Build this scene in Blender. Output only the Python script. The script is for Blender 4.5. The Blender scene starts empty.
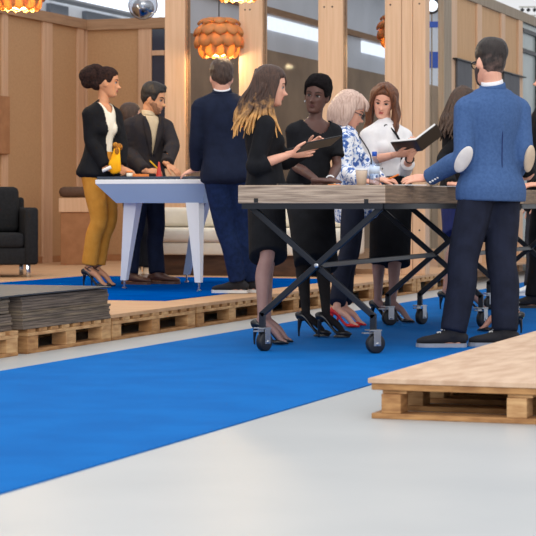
import bpy, bmesh, math, random
from mathutils import Vector, Matrix
random.seed(7)
S = bpy.context.scene
COL = S.collection
PI = math.pi
# ---------------------------------------------------------------- camera
CH, FPX, HOR = 0.858, 2000.0, 204.0          # camera height, focal length in px (536 px frame), horizon row
TH = math.radians(19.72)
FW = Vector((-math.sin(TH), math.cos(TH), 0)); RT = Vector((math.cos(TH), math.sin(TH), 0)); UP = Vector((0, 0, 1))
cd = bpy.data.cameras.new('camera'); cam = bpy.data.objects.new('camera', cd); COL.objects.link(cam)
cam.location = (0, 0, CH); cam.rotation_euler = (PI / 2, 0, TH)
cd.sensor_width = 36; cd.lens = FPX / 536 * 36; cd.shift_y = -(268 - HOR) / 536
cd.clip_end = 300
cd.dof.use_dof = True; cd.dof.focus_distance = 12.6; cd.dof.aperture_fstop = 9
S.camera = cam
# ---------------------------------------------------------------- world and light
w = bpy.data.worlds.new('hall_daylight'); S.world = w; w.use_nodes = True
bgn = w.node_tree.nodes['Background']; bgn.inputs[0].default_value = (0.97, 0.975, 1.0, 1); bgn.inputs[1].default_value = 0.75
def area(name, loc, rot, sx, sy, power, col):
    l = bpy.data.lights.new(name, 'AREA'); l.shape = 'RECTANGLE'; l.size = sx; l.size_y = sy; l.energy = power; l.color = col
    o = bpy.data.objects.new(name, l); COL.objects.link(o); o.location = loc; o.rotation_euler = rot; return o
area('skylight', (-3.5, 10, 8.5), (0, 0, 0), 9, 14, 480, (1, 0.97, 0.93))
area('hall_windows', (2.5, -4.5, 5.2), (math.radians(68), 0, math.radians(19)), 12, 4, 900, (1, 0.98, 0.95))  # added fill behind the camera, brightens surfaces facing it
vs = S.view_settings
S.display_settings.display_device = 'sRGB'
vs.view_transform = 'Standard'; vs.look = 'None'; vs.gamma = 1; vs.use_curve_mapping = False
vs.exposure = 0.2
# ---------------------------------------------------------------- helpers
def at(px, py, depth):                        # a photo pixel at a given distance -> a point in the hall
    return RT * ((px - 268) * depth / FPX) + FW * depth + UP * (CH + (HOR - py) * depth / FPX)
def ground(px, py, z=0.0):
    return at(px, py, FPX * (CH - z) / (py - HOR))
def dirv(phi):                                # 0 = away from the camera, 90 = to its right, 180 = towards it
    p = math.radians(phi); return RT * math.sin(p) + FW * math.cos(p)
def sidev(phi):
    p = math.radians(phi); return RT * math.cos(p) - FW * math.sin(p)
def lin(c):
    return tuple(((v / 255) / 12.92 if v / 255 <= 0.04045 else ((v / 255 + 0.055) / 1.055) ** 2.4) for v in c)
def mat(name, c, rough=0.6, metal=0.0, c2=None, scale=8, stretch=(1, 1, 1), bump=0.0, bscale=60, spec=0.5, emit=0, sheen=0.0, contrast=(0.35, 0.65), detail=4):
    m = bpy.data.materials.new(name); m.use_nodes = True; nt = m.node_tree; N = nt.nodes; L = nt.links
    b = N['Principled BSDF']; b.inputs['Roughness'].default_value = rough; b.inputs['Metallic'].default_value = metal
    b.inputs['Specular IOR Level'].default_value = spec
    if sheen: b.inputs['Sheen Weight'].default_value = sheen
    tc = N.new('ShaderNodeTexCoord'); mp = N.new('ShaderNodeMapping'); mp.inputs['Scale'].default_value = stretch
    L.new(tc.outputs['Object'], mp.inputs[0])
    col = lin(c) + (1,)
    n = N.new('ShaderNodeTexNoise'); n.inputs['Scale'].default_value = scale; n.inputs['Detail'].default_value = detail
    L.new(mp.outputs[0], n.inputs['Vector'])
    r = N.new('ShaderNodeValToRGB'); r.color_ramp.elements[0].position, r.color_ramp.elements[1].position = contrast
    r.color_ramp.elements[0].color = (lin(c2) if c2 else tuple(x * 0.88 for x in col[:3])) + (1,); r.color_ramp.elements[1].color = col
    L.new(n.outputs[0], r.inputs[0]); L.new(r.outputs[0], b.inputs['Base Color'])
    if emit:
        b.inputs['Emission Color'].default_value = col; b.inputs['Emission Strength'].default_value = emit
    if bump:
        n2 = N.new('ShaderNodeTexNoise'); n2.inputs['Scale'].default_value = bscale; n2.inputs['Detail'].default_value = 3
        L.new(mp.outputs[0], n2.inputs['Vector'])
        bp = N.new('ShaderNodeBump'); bp.inputs['Strength'].default_value = bump; bp.inputs['Distance'].default_value = 0.01
        L.new(n2.outputs[0], bp.inputs['Height']); L.new(bp.outputs[0], b.inputs['Normal'])
    return m
def glass_mat(name, tint, gloss=0.06, rough=0.02):
    m = bpy.data.materials.new(name); m.use_nodes = True; nt = m.node_tree; N = nt.nodes; L = nt.links
    N.remove(N['Principled BSDF']); out = N['Material Output']
    t = N.new('ShaderNodeBsdfTransparent'); t.inputs[0].default_value = lin(tint) + (1,)
    g = N.new('ShaderNodeBsdfGlossy'); g.inputs['Roughness'].default_value = rough
    f = N.new('ShaderNodeLayerWeight'); f.inputs[0].default_value = 0.06
    a = N.new('ShaderNodeMath'); a.operation = 'ADD'; a.inputs[1].default_value = gloss
    mx = N.new('ShaderNodeMixShader')
    L.new(f.outputs['Fresnel'], a.inputs[0]); L.new(a.outputs[0], mx.inputs[0]); L.new(t.outputs[0], mx.inputs[1]); L.new(g.outputs[0], mx.inputs[2])
    L.new(mx.outputs[0], out.inputs[0]); return m
def link(name, me, m, parent=None, smooth=False):
    for x in (m if isinstance(m, (list, tuple)) else [m]): me.materials.append(x)
    if smooth:
        me.polygons.foreach_set('use_smooth', [True] * len(me.polygons))
    o = bpy.data.objects.new(name, me); COL.objects.link(o)
    if parent:
        me.transform(Matrix.Translation(-wl(parent))); o.parent = parent
    return o
def wl(o):
    v = Vector(o.location)
    while o.parent: o = o.parent; v += o.location
    return v
def obj(name, bm, m, parent=None, smooth=False):
    bmesh.ops.recalc_face_normals(bm, faces=bm.faces)
    me = bpy.data.meshes.new(name); bm.to_mesh(me); bm.free()
    return link(name, me, m, parent, smooth)
def tag(o, label, cat, group=None, kind=None):
    o['label'] = label; o['category'] = cat
    if group: o['group'] = group
    if kind: o['kind'] = kind
    return o
def thing(name, label, cat, loc, group=None):
    o = bpy.data.objects.new(name, None); COL.objects.link(o); o.location = loc; o.empty_display_size = 0.1
    return tag(o, label, cat, group)
def struct(name, bm, m):
    o = obj(name, bm, m); o['kind'] = 'structure'; return o
def bx(bm, x0, x1, y0, y1, z0, z1, bev=0.0, mi=0):
    M = Matrix.Translation(((x0 + x1) / 2, (y0 + y1) / 2, (z0 + z1) / 2)) @ Matrix.Diagonal((abs(x1 - x0), abs(y1 - y0), abs(z1 - z0), 1))
    r = bmesh.ops.create_cube(bm, size=1, matrix=M)
    if bev:
        e = list({e for v in r['verts'] for e in v.link_edges})
        bmesh.ops.bevel(bm, geom=e, offset=bev, segments=2, affect='EDGES', profile=0.5)
    return bm
def box(x0, x1, y0, y1, z0, z1, bev=0.0):
    return bx(bmesh.new(), x0, x1, y0, y1, z0, z1, bev)
def obox(bm, c, ax, ay, az, sx, sy, sz, bev=0.0):          # an oriented box
    M = Matrix(((ax.x, ay.x, az.x, c.x), (ax.y, ay.y, az.y, c.y), (ax.z, ay.z, az.z, c.z), (0, 0, 0, 1))) @ Matrix.Diagonal((sx, sy, sz, 1))
    r = bmesh.ops.create_cube(bm, size=1, matrix=M)
    if bev:
        e = list({e for v in r['verts'] for e in v.link_edges})
        bmesh.ops.bevel(bm, geom=e, offset=bev, segments=2, affect='EDGES', profile=0.5)
    return bm
def frame(t, ref):
    u = ref - t * ref.dot(t)
    if u.length < 1e-4:
        u = Vector((0, 0, 1)).cross(t)
        if u.length < 1e-4: u = Vector((1, 0, 0))
    u.normalize(); return u, t.cross(u).normalized()
def cat(a, b, c, d, t):
    return 0.5 * ((2 * b) + (c - a) * t + (2 * a - 5 * b + 4 * c - d) * t * t + (3 * b - a - 3 * c + d) * t * t * t)
def tube(bm, pts, rads, side=None, n=12, sub=4, cap=1.0):
    """closed tube through pts; radius float or (along side, across); Catmull-Rom smoothed; side may be one vector or one per point"""
    pts = [Vector(p) for p in pts]; R = [(r, r) if not isinstance(r, (tuple, list)) else tuple(r) for r in rads]
    if side is None:
        t = (pts[-1] - pts[0]).normalized(); side = Vector((0, 0, 1)) if abs(t.z) < 0.8 else RT.copy()
    sd = [Vector(s) for s in side] if isinstance(side, (list, tuple)) else [Vector(side)] * len(pts)
    P, Q, SD = [], [], []
    k = len(pts)
    for i in range(k - 1):
        a, b, c, d = max(i - 1, 0), i, i + 1, min(i + 2, k - 1)
        for j in range(sub):
            t = j / sub
            P.append(cat(pts[a], pts[b], pts[c], pts[d], t))
            Q.append(tuple(max(1e-4, cat(R[a][m], R[b][m], R[c][m], R[d][m], t)) for m in (0, 1)))
            SD.append(sd[b].lerp(sd[c], t))
    P.append(pts[-1]); Q.append(R[-1]); SD.append(sd[-1])
    T = []
    for i in range(len(P)):
        v = P[min(i + 1, len(P) - 1)] - P[max(i - 1, 0)]
        T.append(v.normalized() if v.length > 1e-7 else Vector((0, 0, 1)))
    rings = []
    def ring(c, t, s, ra, rb):
        u, v = frame(t, s)
        rings.append([bm.verts.new(c + u * (ra * math.cos(2 * PI * q / n)) + v * (rb * math.sin(2 * PI * q / n))) for q in range(n)])
    def capper(i, sgn):
        r = min(Q[i])
        seq = [(math.cos(a), math.sin(a)) for a in (PI / 6, PI / 3)]
        return r, seq
    if cap:
        r, seq = capper(0, -1)
        for c_, s_ in reversed(seq): ring(P[0] - T[0] * (r * s_ * cap), T[0], SD[0], Q[0][0] * c_, Q[0][1] * c_)
    for i in range(len(P)): ring(P[i], T[i], SD[i], *Q[i])
    if cap:
        r, seq = capper(-1, 1)
        for c_, s_ in seq: ring(P[-1] + T[-1] * (r * s_ * cap), T[-1], SD[-1], Q[-1][0] * c_, Q[-1][1] * c_)
    for a, b in zip(rings, rings[1:]):
        for q in range(n): bm.faces.new((a[q], a[(q + 1) % n], b[(q + 1) % n], b[q]))
    for rg, c, t, r, s in ((rings[0], P[0], -T[0], min(Q[0]), 1), (rings[-1], P[-1], T[-1], min(Q[-1]), 1)):
        v = bm.verts.new(c + t * (r * cap if cap else 0))
        for q in range(n): bm.faces.new((rg[q], rg[(q + 1) % n], v))
    return bm
def ell(bm, c, rad, M=None, n=16):
    M4 = Matrix.Translation(c) @ ((M.to_4x4()) if M else Matrix.Identity(4)) @ Matrix.Diagonal((rad[0], rad[1], rad[2], 1))
    bmesh.ops.create_uvsphere(bm, u_segments=n, v_segments=max(8, n // 2 + 2), radius=1, matrix=M4); return bm
def lathe(bm, prof, c, n=20):
    rings = []
    for r, z in prof: rings.append([bm.verts.new(Vector(c) + Vector((r * math.cos(2 * PI * i / n), r * math.sin(2 * PI * i / n), z))) for i in range(n)])
    for a, b in zip(rings, rings[1:]):
        for q in range(n): bm.faces.new((a[q], a[(q + 1) % n], b[(q + 1) % n], b[q]))
    bm.faces.new(rings[0]); bm.faces.new(rings[-1]); return bm
def remesh(bm, vox, smooth=4):
    bmesh.ops.recalc_face_normals(bm, faces=bm.faces)
    me = bpy.data.meshes.new('t'); bm.to_mesh(me); bm.free()
    o = bpy.data.objects.new('t', me); COL.objects.link(o)
    r = o.modifiers.new('r', 'REMESH'); r.mode = 'VOXEL'; r.voxel_size = vox; r.adaptivity = 0
    if smooth:
        s = o.modifiers.new('s', 'SMOOTH'); s.factor = 0.5; s.iterations = smooth
    dg = bpy.context.evaluated_depsgraph_get()
    out = bpy.data.meshes.new_from_object(o.evaluated_get(dg))
    bpy.data.objects.remove(o); bpy.data.meshes.remove(me)
    return out
def joinm(*meshes):
    bm = bmesh.new()
    for m in meshes: bm.from_mesh(m); bpy.data.meshes.remove(m)
    me = bpy.data.meshes.new('j'); bm.to_mesh(me); bm.free(); return me
def cutm(me, pred):                            # remove the faces whose centre satisfies pred
    bm = bmesh.new(); bm.from_mesh(me)
    bmesh.ops.delete(bm, geom=[f for f in bm.faces if pred(f.calc_center_median())], context='FACES')
    bm.to_mesh(me); bm.free(); return me
def copy_tree(o, parent=None):
    c = o.copy(); COL.objects.link(c)
    if parent: c.parent = parent
    for ch in list(o.children): copy_tree(ch, c)
    return c
# ---------------------------------------------------------------- materials
M = {}
M['floor'] = mat('polished_concrete', (184, 187, 188), 0.38, c2=(174, 178, 180), scale=1.2, contrast=(0.3, 0.7), spec=0.35, bump=0.02, bscale=5)
M['carpet'] = mat('blue_carpet', (4, 104, 182), 0.9, c2=(2, 96, 172), scale=3, bump=0.25, bscale=400, spec=0.1)
M['rug'] = mat('blue_vinyl', (0, 80, 164), 0.5, c2=(0, 70, 150), scale=3, spec=0.0)
M['osb'] = mat('chipboard', (186, 146, 106), 0.75, c2=(178, 138, 98), scale=40, stretch=(1, 1, 1), bump=0.05)
M['osb2'] = mat('pale_chipboard', (214, 172, 128), 0.75, c2=(200, 156, 112), scale=14, stretch=(6, 6, 0.2), bump=0.05)
M['post'] = mat('planed_spruce', (222, 184, 150), 0.6, c2=(212, 172, 136), scale=5, stretch=(8, 8, 0.35))
M['batten'] = mat('batten_spruce', (206, 168, 136), 0.65, c2=(194, 154, 122), scale=5, stretch=(8, 8, 0.35))
M['rail'] = mat('greyed_rail', (168, 132, 100), 0.7, c2=(150, 116, 86), scale=6, stretch=(0.6, 0.6, 6))
M['ply'] = mat('plywood_sheet', (208, 180, 154), 0.65, c2=(188, 156, 130), scale=5, stretch=(3, 0.8, 1), detail=8, spec=0.3)
M['plyfar'] = mat('plywood_floor', (204, 164, 126), 0.6, c2=(192, 150, 112), scale=4, stretch=(0.8, 3, 1), spec=0.3)
M['plyedge'] = mat('plywood_edge', (176, 126, 76), 0.8, c2=(126, 84, 50), scale=20, stretch=(1, 1, 12))
M['pallet'] = mat('pallet_wood', (206, 166, 118), 0.8, c2=(170, 126, 82), scale=9, stretch=(1, 1, 5), bump=0.2, bscale=40)
M['pallet2'] = mat('pallet_wood_dark', (184, 138, 88), 0.8, c2=(142, 98, 58), scale=9, stretch=(1, 1, 5), bump=0.2, bscale=40)
M['grey1'] = mat('weathered_board', (136, 119, 104), 0.85, c2=(78, 68, 60), scale=7, stretch=(0.6, 0.6, 14), bump=0.4, bscale=30, contrast=(0.3, 0.7), detail=8)
M['grey2'] = mat('weathered_board_pale', (146, 128, 106), 0.85, c2=(80, 70, 60), scale=7, stretch=(0.6, 0.6, 14), bump=0.4, bscale=30, contrast=(0.3, 0.7), detail=8)
M['sheet'] = mat('dark_sheet', (58, 60, 65), 0.5, c2=(48, 51, 56), scale=3)
M['tabletop'] = mat('reclaimed_tabletop', (196, 174, 152), 0.75, c2=(112, 94, 80), scale=6, stretch=(0.7, 0.7, 15), bump=0.4, bscale=25, contrast=(0.25, 0.62), detail=9)
M['tabletop2'] = mat('reclaimed_tabletop_brown', (146, 122, 100), 0.75, c2=(100, 82, 66), scale=6, stretch=(0.7, 0.7, 15), bump=0.4, bscale=25, contrast=(0.3, 0.68), detail=9)  # same wood as the end face, shade of the sides put into the colour
M['steel'] = mat('black_steel', (28, 32, 40), 0.35, 0.4, spec=0.6)
M['zinc'] = mat('zinc_plate', (190, 194, 200), 0.3, 0.9)
M['rubber'] = mat('caster_rubber', (24, 26, 32), 0.55)
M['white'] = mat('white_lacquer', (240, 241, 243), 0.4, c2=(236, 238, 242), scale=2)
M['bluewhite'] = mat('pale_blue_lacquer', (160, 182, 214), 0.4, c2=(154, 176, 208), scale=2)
M['darkglass'] = mat('dark_table_glass', (40, 52, 72), 0.12, spec=0.8)
M['chrome'] = mat('chrome', (200, 204, 210), 0.15, 1.0)
M['charcoal'] = mat('charcoal_fabric', (38, 39, 42), 0.95, c2=(32, 33, 36), scale=40, bump=0.2, bscale=250, spec=0.2)
M['cream'] = mat('cream_upholstery', (226, 220, 206), 0.8, c2=(216, 209, 194), scale=6, bump=0.1, bscale=60)
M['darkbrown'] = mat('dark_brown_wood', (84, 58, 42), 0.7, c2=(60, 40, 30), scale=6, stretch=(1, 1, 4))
M['brownbox'] = mat('brown_cabinet', (170, 120, 80), 0.7, c2=(156, 108, 70), scale=10)
M['browncush'] = mat('brown_cushion', (96, 72, 58), 0.9, scale=30)
def petal_mat():
    m = mat('lamp_petal', (206, 146, 90), 0.5, c2=(190, 130, 76), scale=6); nt = m.node_tree; N = nt.nodes; L = nt.links
    t = N.new('ShaderNodeBsdfTranslucent'); t.inputs[0].default_value = lin((255, 206, 130)) + (1,); mx = N.new('ShaderNodeMixShader'); mx.inputs[0].default_value = 0.32
    L.new(N['Principled BSDF'].outputs[0], mx.inputs[1]); L.new(t.outputs[0], mx.inputs[2]); L.new(mx.outputs[0], N['Material Output'].inputs[0]); return m
M['petal'] = petal_mat()
M['bulb'] = mat('glowing_bulb', (255, 222, 150), 0.5, emit=10)
M['cord'] = mat('cord_black', (30, 30, 32), 0.6)
M['hallwall'] = mat('hall_wall', (236, 239, 243), 0.8, scale=1.2)
M['halldark'] = mat('hall_dark_window', (110, 116, 126), 0.3, scale=2)
M['innerwall'] = mat('inner_brown_wall', (176, 152, 128), 0.8, c2=(150, 130, 110), scale=1.5)
M['innerpale'] = mat('inner_pale_band', (232, 238, 248), 0.7, scale=1.5)
M['winlight'] = mat('lit_window', (235, 244, 255), 0.5, emit=1.1)
M['duct'] = mat('grey_duct', (126, 130, 136), 0.5, 0.3, c2=(90, 94, 100), scale=2)
M['slate'] = mat('slate_board', (84, 84, 88), 0.6, c2=(76, 76, 80), scale=8)
M['frosted'] = mat('frosted_glass', (186, 194, 188), 0.2, c2=(160, 170, 166), scale=1.2); M['greypost'] = mat('greyed_post', (164, 148, 128), 0.7, c2=(146, 130, 110), scale=5, stretch=(8, 8, 0.35)); M['palewall'] = mat('pale_wall', (214, 212, 200), 0.8, scale=1)
M['paper'] = mat('white_paper', (240, 240, 240), 0.7)
M['black'] = mat('black_plastic', (22, 22, 25), 0.4)
M['blue'] = mat('blue_plastic', (20, 84, 190), 0.4)
M['yellow'] = mat('yellow_paint', (250, 196, 30), 0.5)
M['orange'] = mat('orange_paper', (240, 136, 56), 0.6)
M['red'] = mat('red_paint', (206, 58, 44), 0.5)
M['glass'] = glass_mat('window_glass', (230, 231, 232), 0.0)
M['clear'] = glass_mat('clear_bottle', (222, 232, 244), 0.05)
M['smoke'] = glass_mat('smoked_glass_ball', (205, 208, 214), 0.22)
# ---------------------------------------------------------------- the hall
struct('floor', box(-30, 14, -4, 75, -0.1, 0), M['floor'])
PZ = 0.165                                           # height of the pallet platforms
XA, YB, YP, XW, XR = -10.42, 22.4, 19.0, -9.15, -5.6
WT = 3.1
# left wall of chipboard panels, with battens
struct('wall_left', box(XA - 0.12, XA, 12.2, YB, PZ, WT), M['osb'])
def yat(px, X):
    k = (px - 268) / FPX; d = X / (-math.sin(TH) + k * math.cos(TH)); return d * (math.cos(TH) + k * math.sin(TH))
def xat(px, Y):
    k = (px - 268) / FPX; d = Y / (math.cos(TH) + k * math.sin(TH)); return d * (-math.sin(TH) + k * math.cos(TH))
bm = bmesh.new()
for a, b in ((0.5, 6), (41, 50.5), (76, 82)):
    bx(bm, XA, XA + 0.03, yat(a, XA), yat(b, XA), PZ, WT, 0.004)
struct('trim_1', bm, M['batten'])
struct('trim_2', box(XA - 0.12, XA + 0.05, 12.2, YB, WT - 0.1, WT + 0.02), M['rail'])
struct('wall_back', box(XA - 0.12, XW + 0.0, YB, YB + 0.12, PZ, WT), M['osb'])
bm = bmesh.new()
bx(bm, xat(83, YB), xat(88, YB), YB - 0.03, YB, PZ, WT, 0.004)
bx(bm, xat(139, YB), xat(152.5, YB), YB - 0.03, YB, PZ, WT, 0.004)
struct('trim_3', bm, M['batten'])
struct('trim_4', box(XA, XW, YB - 0.05, YB + 0.14, WT - 0.11, WT + 0.02), M['rail'])
bm = bmesh.new(); bx(bm, xat(153, YB), xat(165.5, YB), YB - 0.025, YB + 0.0, PZ, 2.98); struct('window_5', bm, M['darkglass'])
bm = bmesh.new(); bx(bm, xat(153, YB), xat(165.5, YB), YB - 0.045, YB - 0.02, 2.66, 2.72); struct('trim_5', bm, M['batten'])
bm = bmesh.new(); bx(bm, XA, XA + 0.02, 12.2, YB, PZ, PZ + 0.08, 0.003); struct('baseboard_left', bm, M['brownbox'])
bm = bmesh.new(); bx(bm, XA, XW, YB - 0.02, YB, PZ, PZ + 0.08, 0.003); struct('baseboard_back', bm, M['brownbox'])
# inner side wall behind the glass: brown below, strip windows, pale band above
struct('wall_inner', box(XW - 0.12, XW, YB, 44, 0, 2.95), M['innerwall'])
bm = bmesh.new(); bx(bm, XW - 0.12, XW, YB, 44, 2.95, 4.35); struct('wall_upper', bm, M['innerpale'])
for i, (a, b) in enumerate(((267, 321), (361, 400))):
    struct('window_%d' % (6 + i), box(XW, XW + 0.03, yat(a, XW), yat(b, XW), 3.22, 3.40), M['winlight'])
bm = bmesh.new()
for z, r in ((4.35, 0.1), (4.55, 0.06)):
    tube(bm, [(XW + 0.3, YB, z), (XW + 0.3, 44, z)], [r, r], n=10, sub=1)
struct('trim_6', bm, M['duct'])
bm = bmesh.new(); bx(bm, XW - 0.1, XW + 0.06, YB, 44, 3.44, 3.52); struct('trim_7', bm, M['rail'])
# glass partition: planed posts and panes
pp = [(167, 187), (241, 264), (320, 344.5), (386.5, 403), (403.4, 414), (414.4, 427)]
for i, (a, b) in enumerate(pp):
    x0, x1 = xat(a, YP), xat(b, YP)
    bm = box(x0, x1, YP - 0.06, YP + 0.1, PZ, 3.5, 0.004)
    o = struct('trim_%d' % (10 + i), bm, M['post'])
for i, (a, b) in enumerate(((187, 241), (264, 320), (344.5, 386.5))):
    struct('window_%d' % (1 + i), box(xat(a, YP), xat(b, YP), YP + 0.0, YP + 0.012, PZ + 0.05, 3.5), M['glass'])
bm = bmesh.new()
for p in (187, 263.4, 343.8): bx(bm, xat(p, YP), xat(p + 1.3, YP), YP - 0.03, YP + 0.03, PZ, 3.5)
bx(bm, xat(187, YP), xat(386, YP), YP - 0.04, YP + 0.04, PZ, PZ + 0.05)
struct('trim_16', bm, M['rail'])
bm = bmesh.new()
for px in (247, 252, 326, 334, 392, 421):
    for z in (2.82, 0.6): ell(bm, Vector((xat(px, YP), YP - 0.06, z)), (0.009, 0.005, 0.009), n=8)
struct('trim_17', bm, M['black'])
# the stand wall on the right
ys = yat(449, XR); ye = yat(521, XR)
struct('wall_right', box(XR - 0.05, XR, ys, ye, 0, 3.3), M['osb2'])
bm = bmesh.new(); bx(bm, XR - 0.05, XR + 0.03, yat(441.5, XR), 44, 3.2, 3.32); struct('trim_18', bm, M['greypost'])
bm = bmesh.new()
for a, b in ((448.5, 455), (475.5, 480), (499.5, 503.5), (517, 521)): bx(bm, XR, XR + 0.025, yat(a, XR), yat(b, XR), 0, 3.2, 0.003)
struct('trim_19', bm, M['post'])
bm = bmesh.new(); bx(bm, XR - 0.04, XR + 0.03, yat(441.5, XR), ys, 0, 3.6, 0.004); struct('trim_20', bm, M['greypost'])
bm = bmesh.new()
for z in (3.1, 2.84): bx(bm, XR - 0.005, XR + 0.02, ye + .05, 29, z - 0.03, z + 0.02)
bx(bm, XR - 0.005, XR + 0.02, ye + .9, ye + .95, 0, 3.1)
struct('trim_21', bm, M['black'])
struct('window_4', box(XR - 0.02, XR - 0.01, ye, 29, 0, 3.2), M['frosted'])  # opaque pane, the glass's grey-green reflection painted into its colour
struct('wall_far', box(-12, 10, 60, 60.3, 0, 9), M['hallwall'])
# upper left: the hall's own wall with its dark windows
struct('wall_hall', box(-17.2, -17, 20, 62, 0, 7), M['hallwall'])
bm = bmesh.new()
for a, b in ((46, 64), (82, 118)): bx(bm, -17, -16.9, yat(a, -17), yat(b, -17), 4.35, 4.72)
for z in (4.76,): tube(bm, [(-16.6, 20, z), (-16.6, 62, z)], [0.06, 0.06], n=8, sub=1)
struct('window_8', bm, M['halldark'])
bm = bmesh.new()
for k in range(14): bx(bm, -17, -16.92, 20.1 + k * 3, 22.9 + k * 3, 4.82, 6.6)
struct('window_9', bm, M['winlight'])  # glowing bands added to brighten the upper hall wall
# ---------------------------------------------------------------- platforms and pallets
def pallet(loc, L, W, along, label, group, dark=False, nd=8):
    """deck boards across, three runners along; along = 'y' or 'x' is the direction of the runners"""
    t = thing('wooden_pallet', label, 'pallet', loc, group)
    x, y, z = loc; a, b = M['pallet'], M['pallet2']
    if along == 'x':                                  # long boards on top, cross boards under them
        def pb(nm, x0, x1, y0, y1, z0, z1, m): obj(nm, box(x + x0, x + x1, y + y0, y + y1, z + z0, z + z1, 0.003), m, t)
        for w0 in (0, W / 2 - 0.06, W - 0.12):
            pb('bottom_board', 0.0, L, w0, w0 + 0.12, 0, 0.022, b)
            for l0 in (0.04, L / 2 - 0.04, L - 0.12): pb('block', l0, l0 + 0.08, w0 + 0.004, w0 + 0.116, 0.022, 0.100, random.choice((a, b)))
        for l0 in (0.04, L / 2 - 0.04, L - 0.12): pb('cross_board', l0, l0 + 0.1, 0.02, W, 0.1, 0.12, a)
        for i in range(6): pb('deck_board', 0, L, i * (W - .12) / 5, i * (W - .12) / 5 + 0.12, 0.12 if i else 0.115, 0.142, random.choice((a, a, b)))
        return t
    def put(nm, l0, l1, w0, w1, z0, z1, m):
        if along == 'y': bm = box(x + w0, x + w1, y + l0, y + l1, z + z0, z + z1, 0.003)
        else: bm = box(x + l0, x + l1, y + w0, y + w1, z + z0, z + z1, 0.003)
        obj(nm, bm, m, t)
    for w0 in (0, W / 2 - 0.05, W - 0.1):
        put('bottom_board', 0, L, w0, w0 + 0.1, 0, 0.02, b)
        for l0 in (0, L / 2 - 0.07, L - 0.14): put('block', l0 + 0.002, l0 + 0.138, w0 + 0.002, w0 + 0.098, 0.02, 0.1, random.choice((a, a, b)))
        put('runner_board', 0, L, w0, w0 + 0.1, 0.1, 0.12, a)
    if along == 'x': return t
    wd = L / (nd * 1.45)
    for i in range(nd):
        l0 = i * (L - wd) / (nd - 1); put('deck_board', l0, l0 + wd, 0, W, 0.12, 0.142, random.choice((a, a, b)))
    return t
FX = -5.15                                           # front face of the left row
def sheet(name, label, x0, x1, y0, y1, z0, m, cat='plywood sheet', group=None, th=0.018):
    o = obj(name, box(x0, x1, y0, y1, z0, z0 + th, 0.002), m); tag(o, label, cat, group); return o
G = 'pallets under the left plywood platform'
pallet((FX - 1.2, 8.98, 0), 1.2, 1.2, 'y', 'wooden pallet at the left edge of the photo carrying the nearer stack of weathered boards', 'pallets carrying board stacks')
pallet((FX - 1.2, 10.30, 0), 1.16, 1.2, 'y', 'wooden pallet under the weathered board stack that ends beside the plywood platform', 'pallets carrying board stacks')
y0 = 11.48
names = ['wooden pallet under the plywood platform, the one right after the weathered board stack',
         'wooden pallet under the plywood platform, below the white table\'s right front leg',
         'wooden pallet under the plywood platform, behind the bare calf of the woman with the tablet',
         'wooden pallet under the plywood platform, behind the woman in red shoes',
         'wooden pallet under the plywood platform, behind the legs of the woman in the white blouse',
         'last wooden pallet of the left platform, below the wide wooden post']
for i in range(6):
    pallet((FX - 1.2, y0 + i * 1.43, 0), 1.4, 1.2, 'y', names[i], G, nd=9)
o = sheet('plywood_floor', 'large plywood floor of the raised left platform under the white table and sofas', -13.2, FX, 11.46, 30, PZ - 0.023, M['plyfar'], th=0.023)
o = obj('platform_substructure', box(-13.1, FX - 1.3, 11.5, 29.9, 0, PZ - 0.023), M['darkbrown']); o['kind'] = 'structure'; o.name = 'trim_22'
tag(obj('blue_vinyl_mat', box(-8.12, -5.5, 13.18, 17.5, PZ, PZ + 0.005), M['rug']), 'shiny blue mat lying on the plywood platform under the white table', 'mat')
tag(obj('carpet_runner', box(-4.735, -2.735, -2, 32, 0, 0.006, 0.001), M['carpet']), 'long bright blue carpet runner laid along the pale concrete floor', 'carpet')
# board stacks
ordn = ['topmost', 'second', 'third', 'fourth', 'fifth', 'sixth', 'seventh', 'eighth', 'ninth', 'tenth', 'eleventh', 'lowest']
for (ya, yb, xo, what, grp) in ((8.95, 10.16, -0.03, 'nearer stack cut by the left edge', 'boards of the nearer stack'), (10.24, 11.45, 0.0, 'stack ending beside the plywood platform', 'boards of the farther stack')):
    n = 12; z = 0.143; h = 0.0155
    for i in range(n):
        gap = 0.005 if (i == 6 and ya < 9.5) else 0
        z += gap
        j = random.uniform(-0.006, 0.004) + (-0.008 if i > 5 else 0); e = random.uniform(-0.006, 0.004) - (0.018 if i > 5 else 0)
        o = obj('weathered_board', box(FX - 1.15 + j, FX + xo + j, ya, yb + e, z, z + h - 0.001, 0.002), random.choice((M['grey1'], M['grey1'], M['grey2'])))
        tag(o, '%s grey board%s in the %s' % (ordn[n - 1 - i], '' if n - 1 - i in (0, 11) else ' from top', what), 'board', grp)
        z += h
tag(obj('dark_cover_sheet', box(FX - 1.2, FX + 0.01, 8.9, 11.44, 0.336, 0.345, 0.002), M['sheet']), 'thin dark grey sheet lying on top of both weathered board stacks', 'sheet')
# right platform in the foreground
RX = -2.31
G2 = 'pallets under the right plywood platform'
nm2 = ['wooden pallet at the near front of the right platform, facing the camera', 'wooden pallet under the right platform, directly behind the front one', 'wooden pallet under the right platform, third from the near front',
       'wooden pallet under the right platform, fourth from the near front', 'wooden pallet under the right platform, second from its far end', 'wooden pallet under the far end of the right platform']
for i in range(6):
    pallet((RX, 7.67 + i * 0.84, 0), 1.18, 0.8, 'x', nm2[i], G2)
o = sheet('plywood_top', 'plywood sheet covering the near right pallets, its edge facing the camera', RX - 0.012, RX + 1.2, 7.66, 12.66, 0.142, M['ply'], th=0.02)
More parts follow.
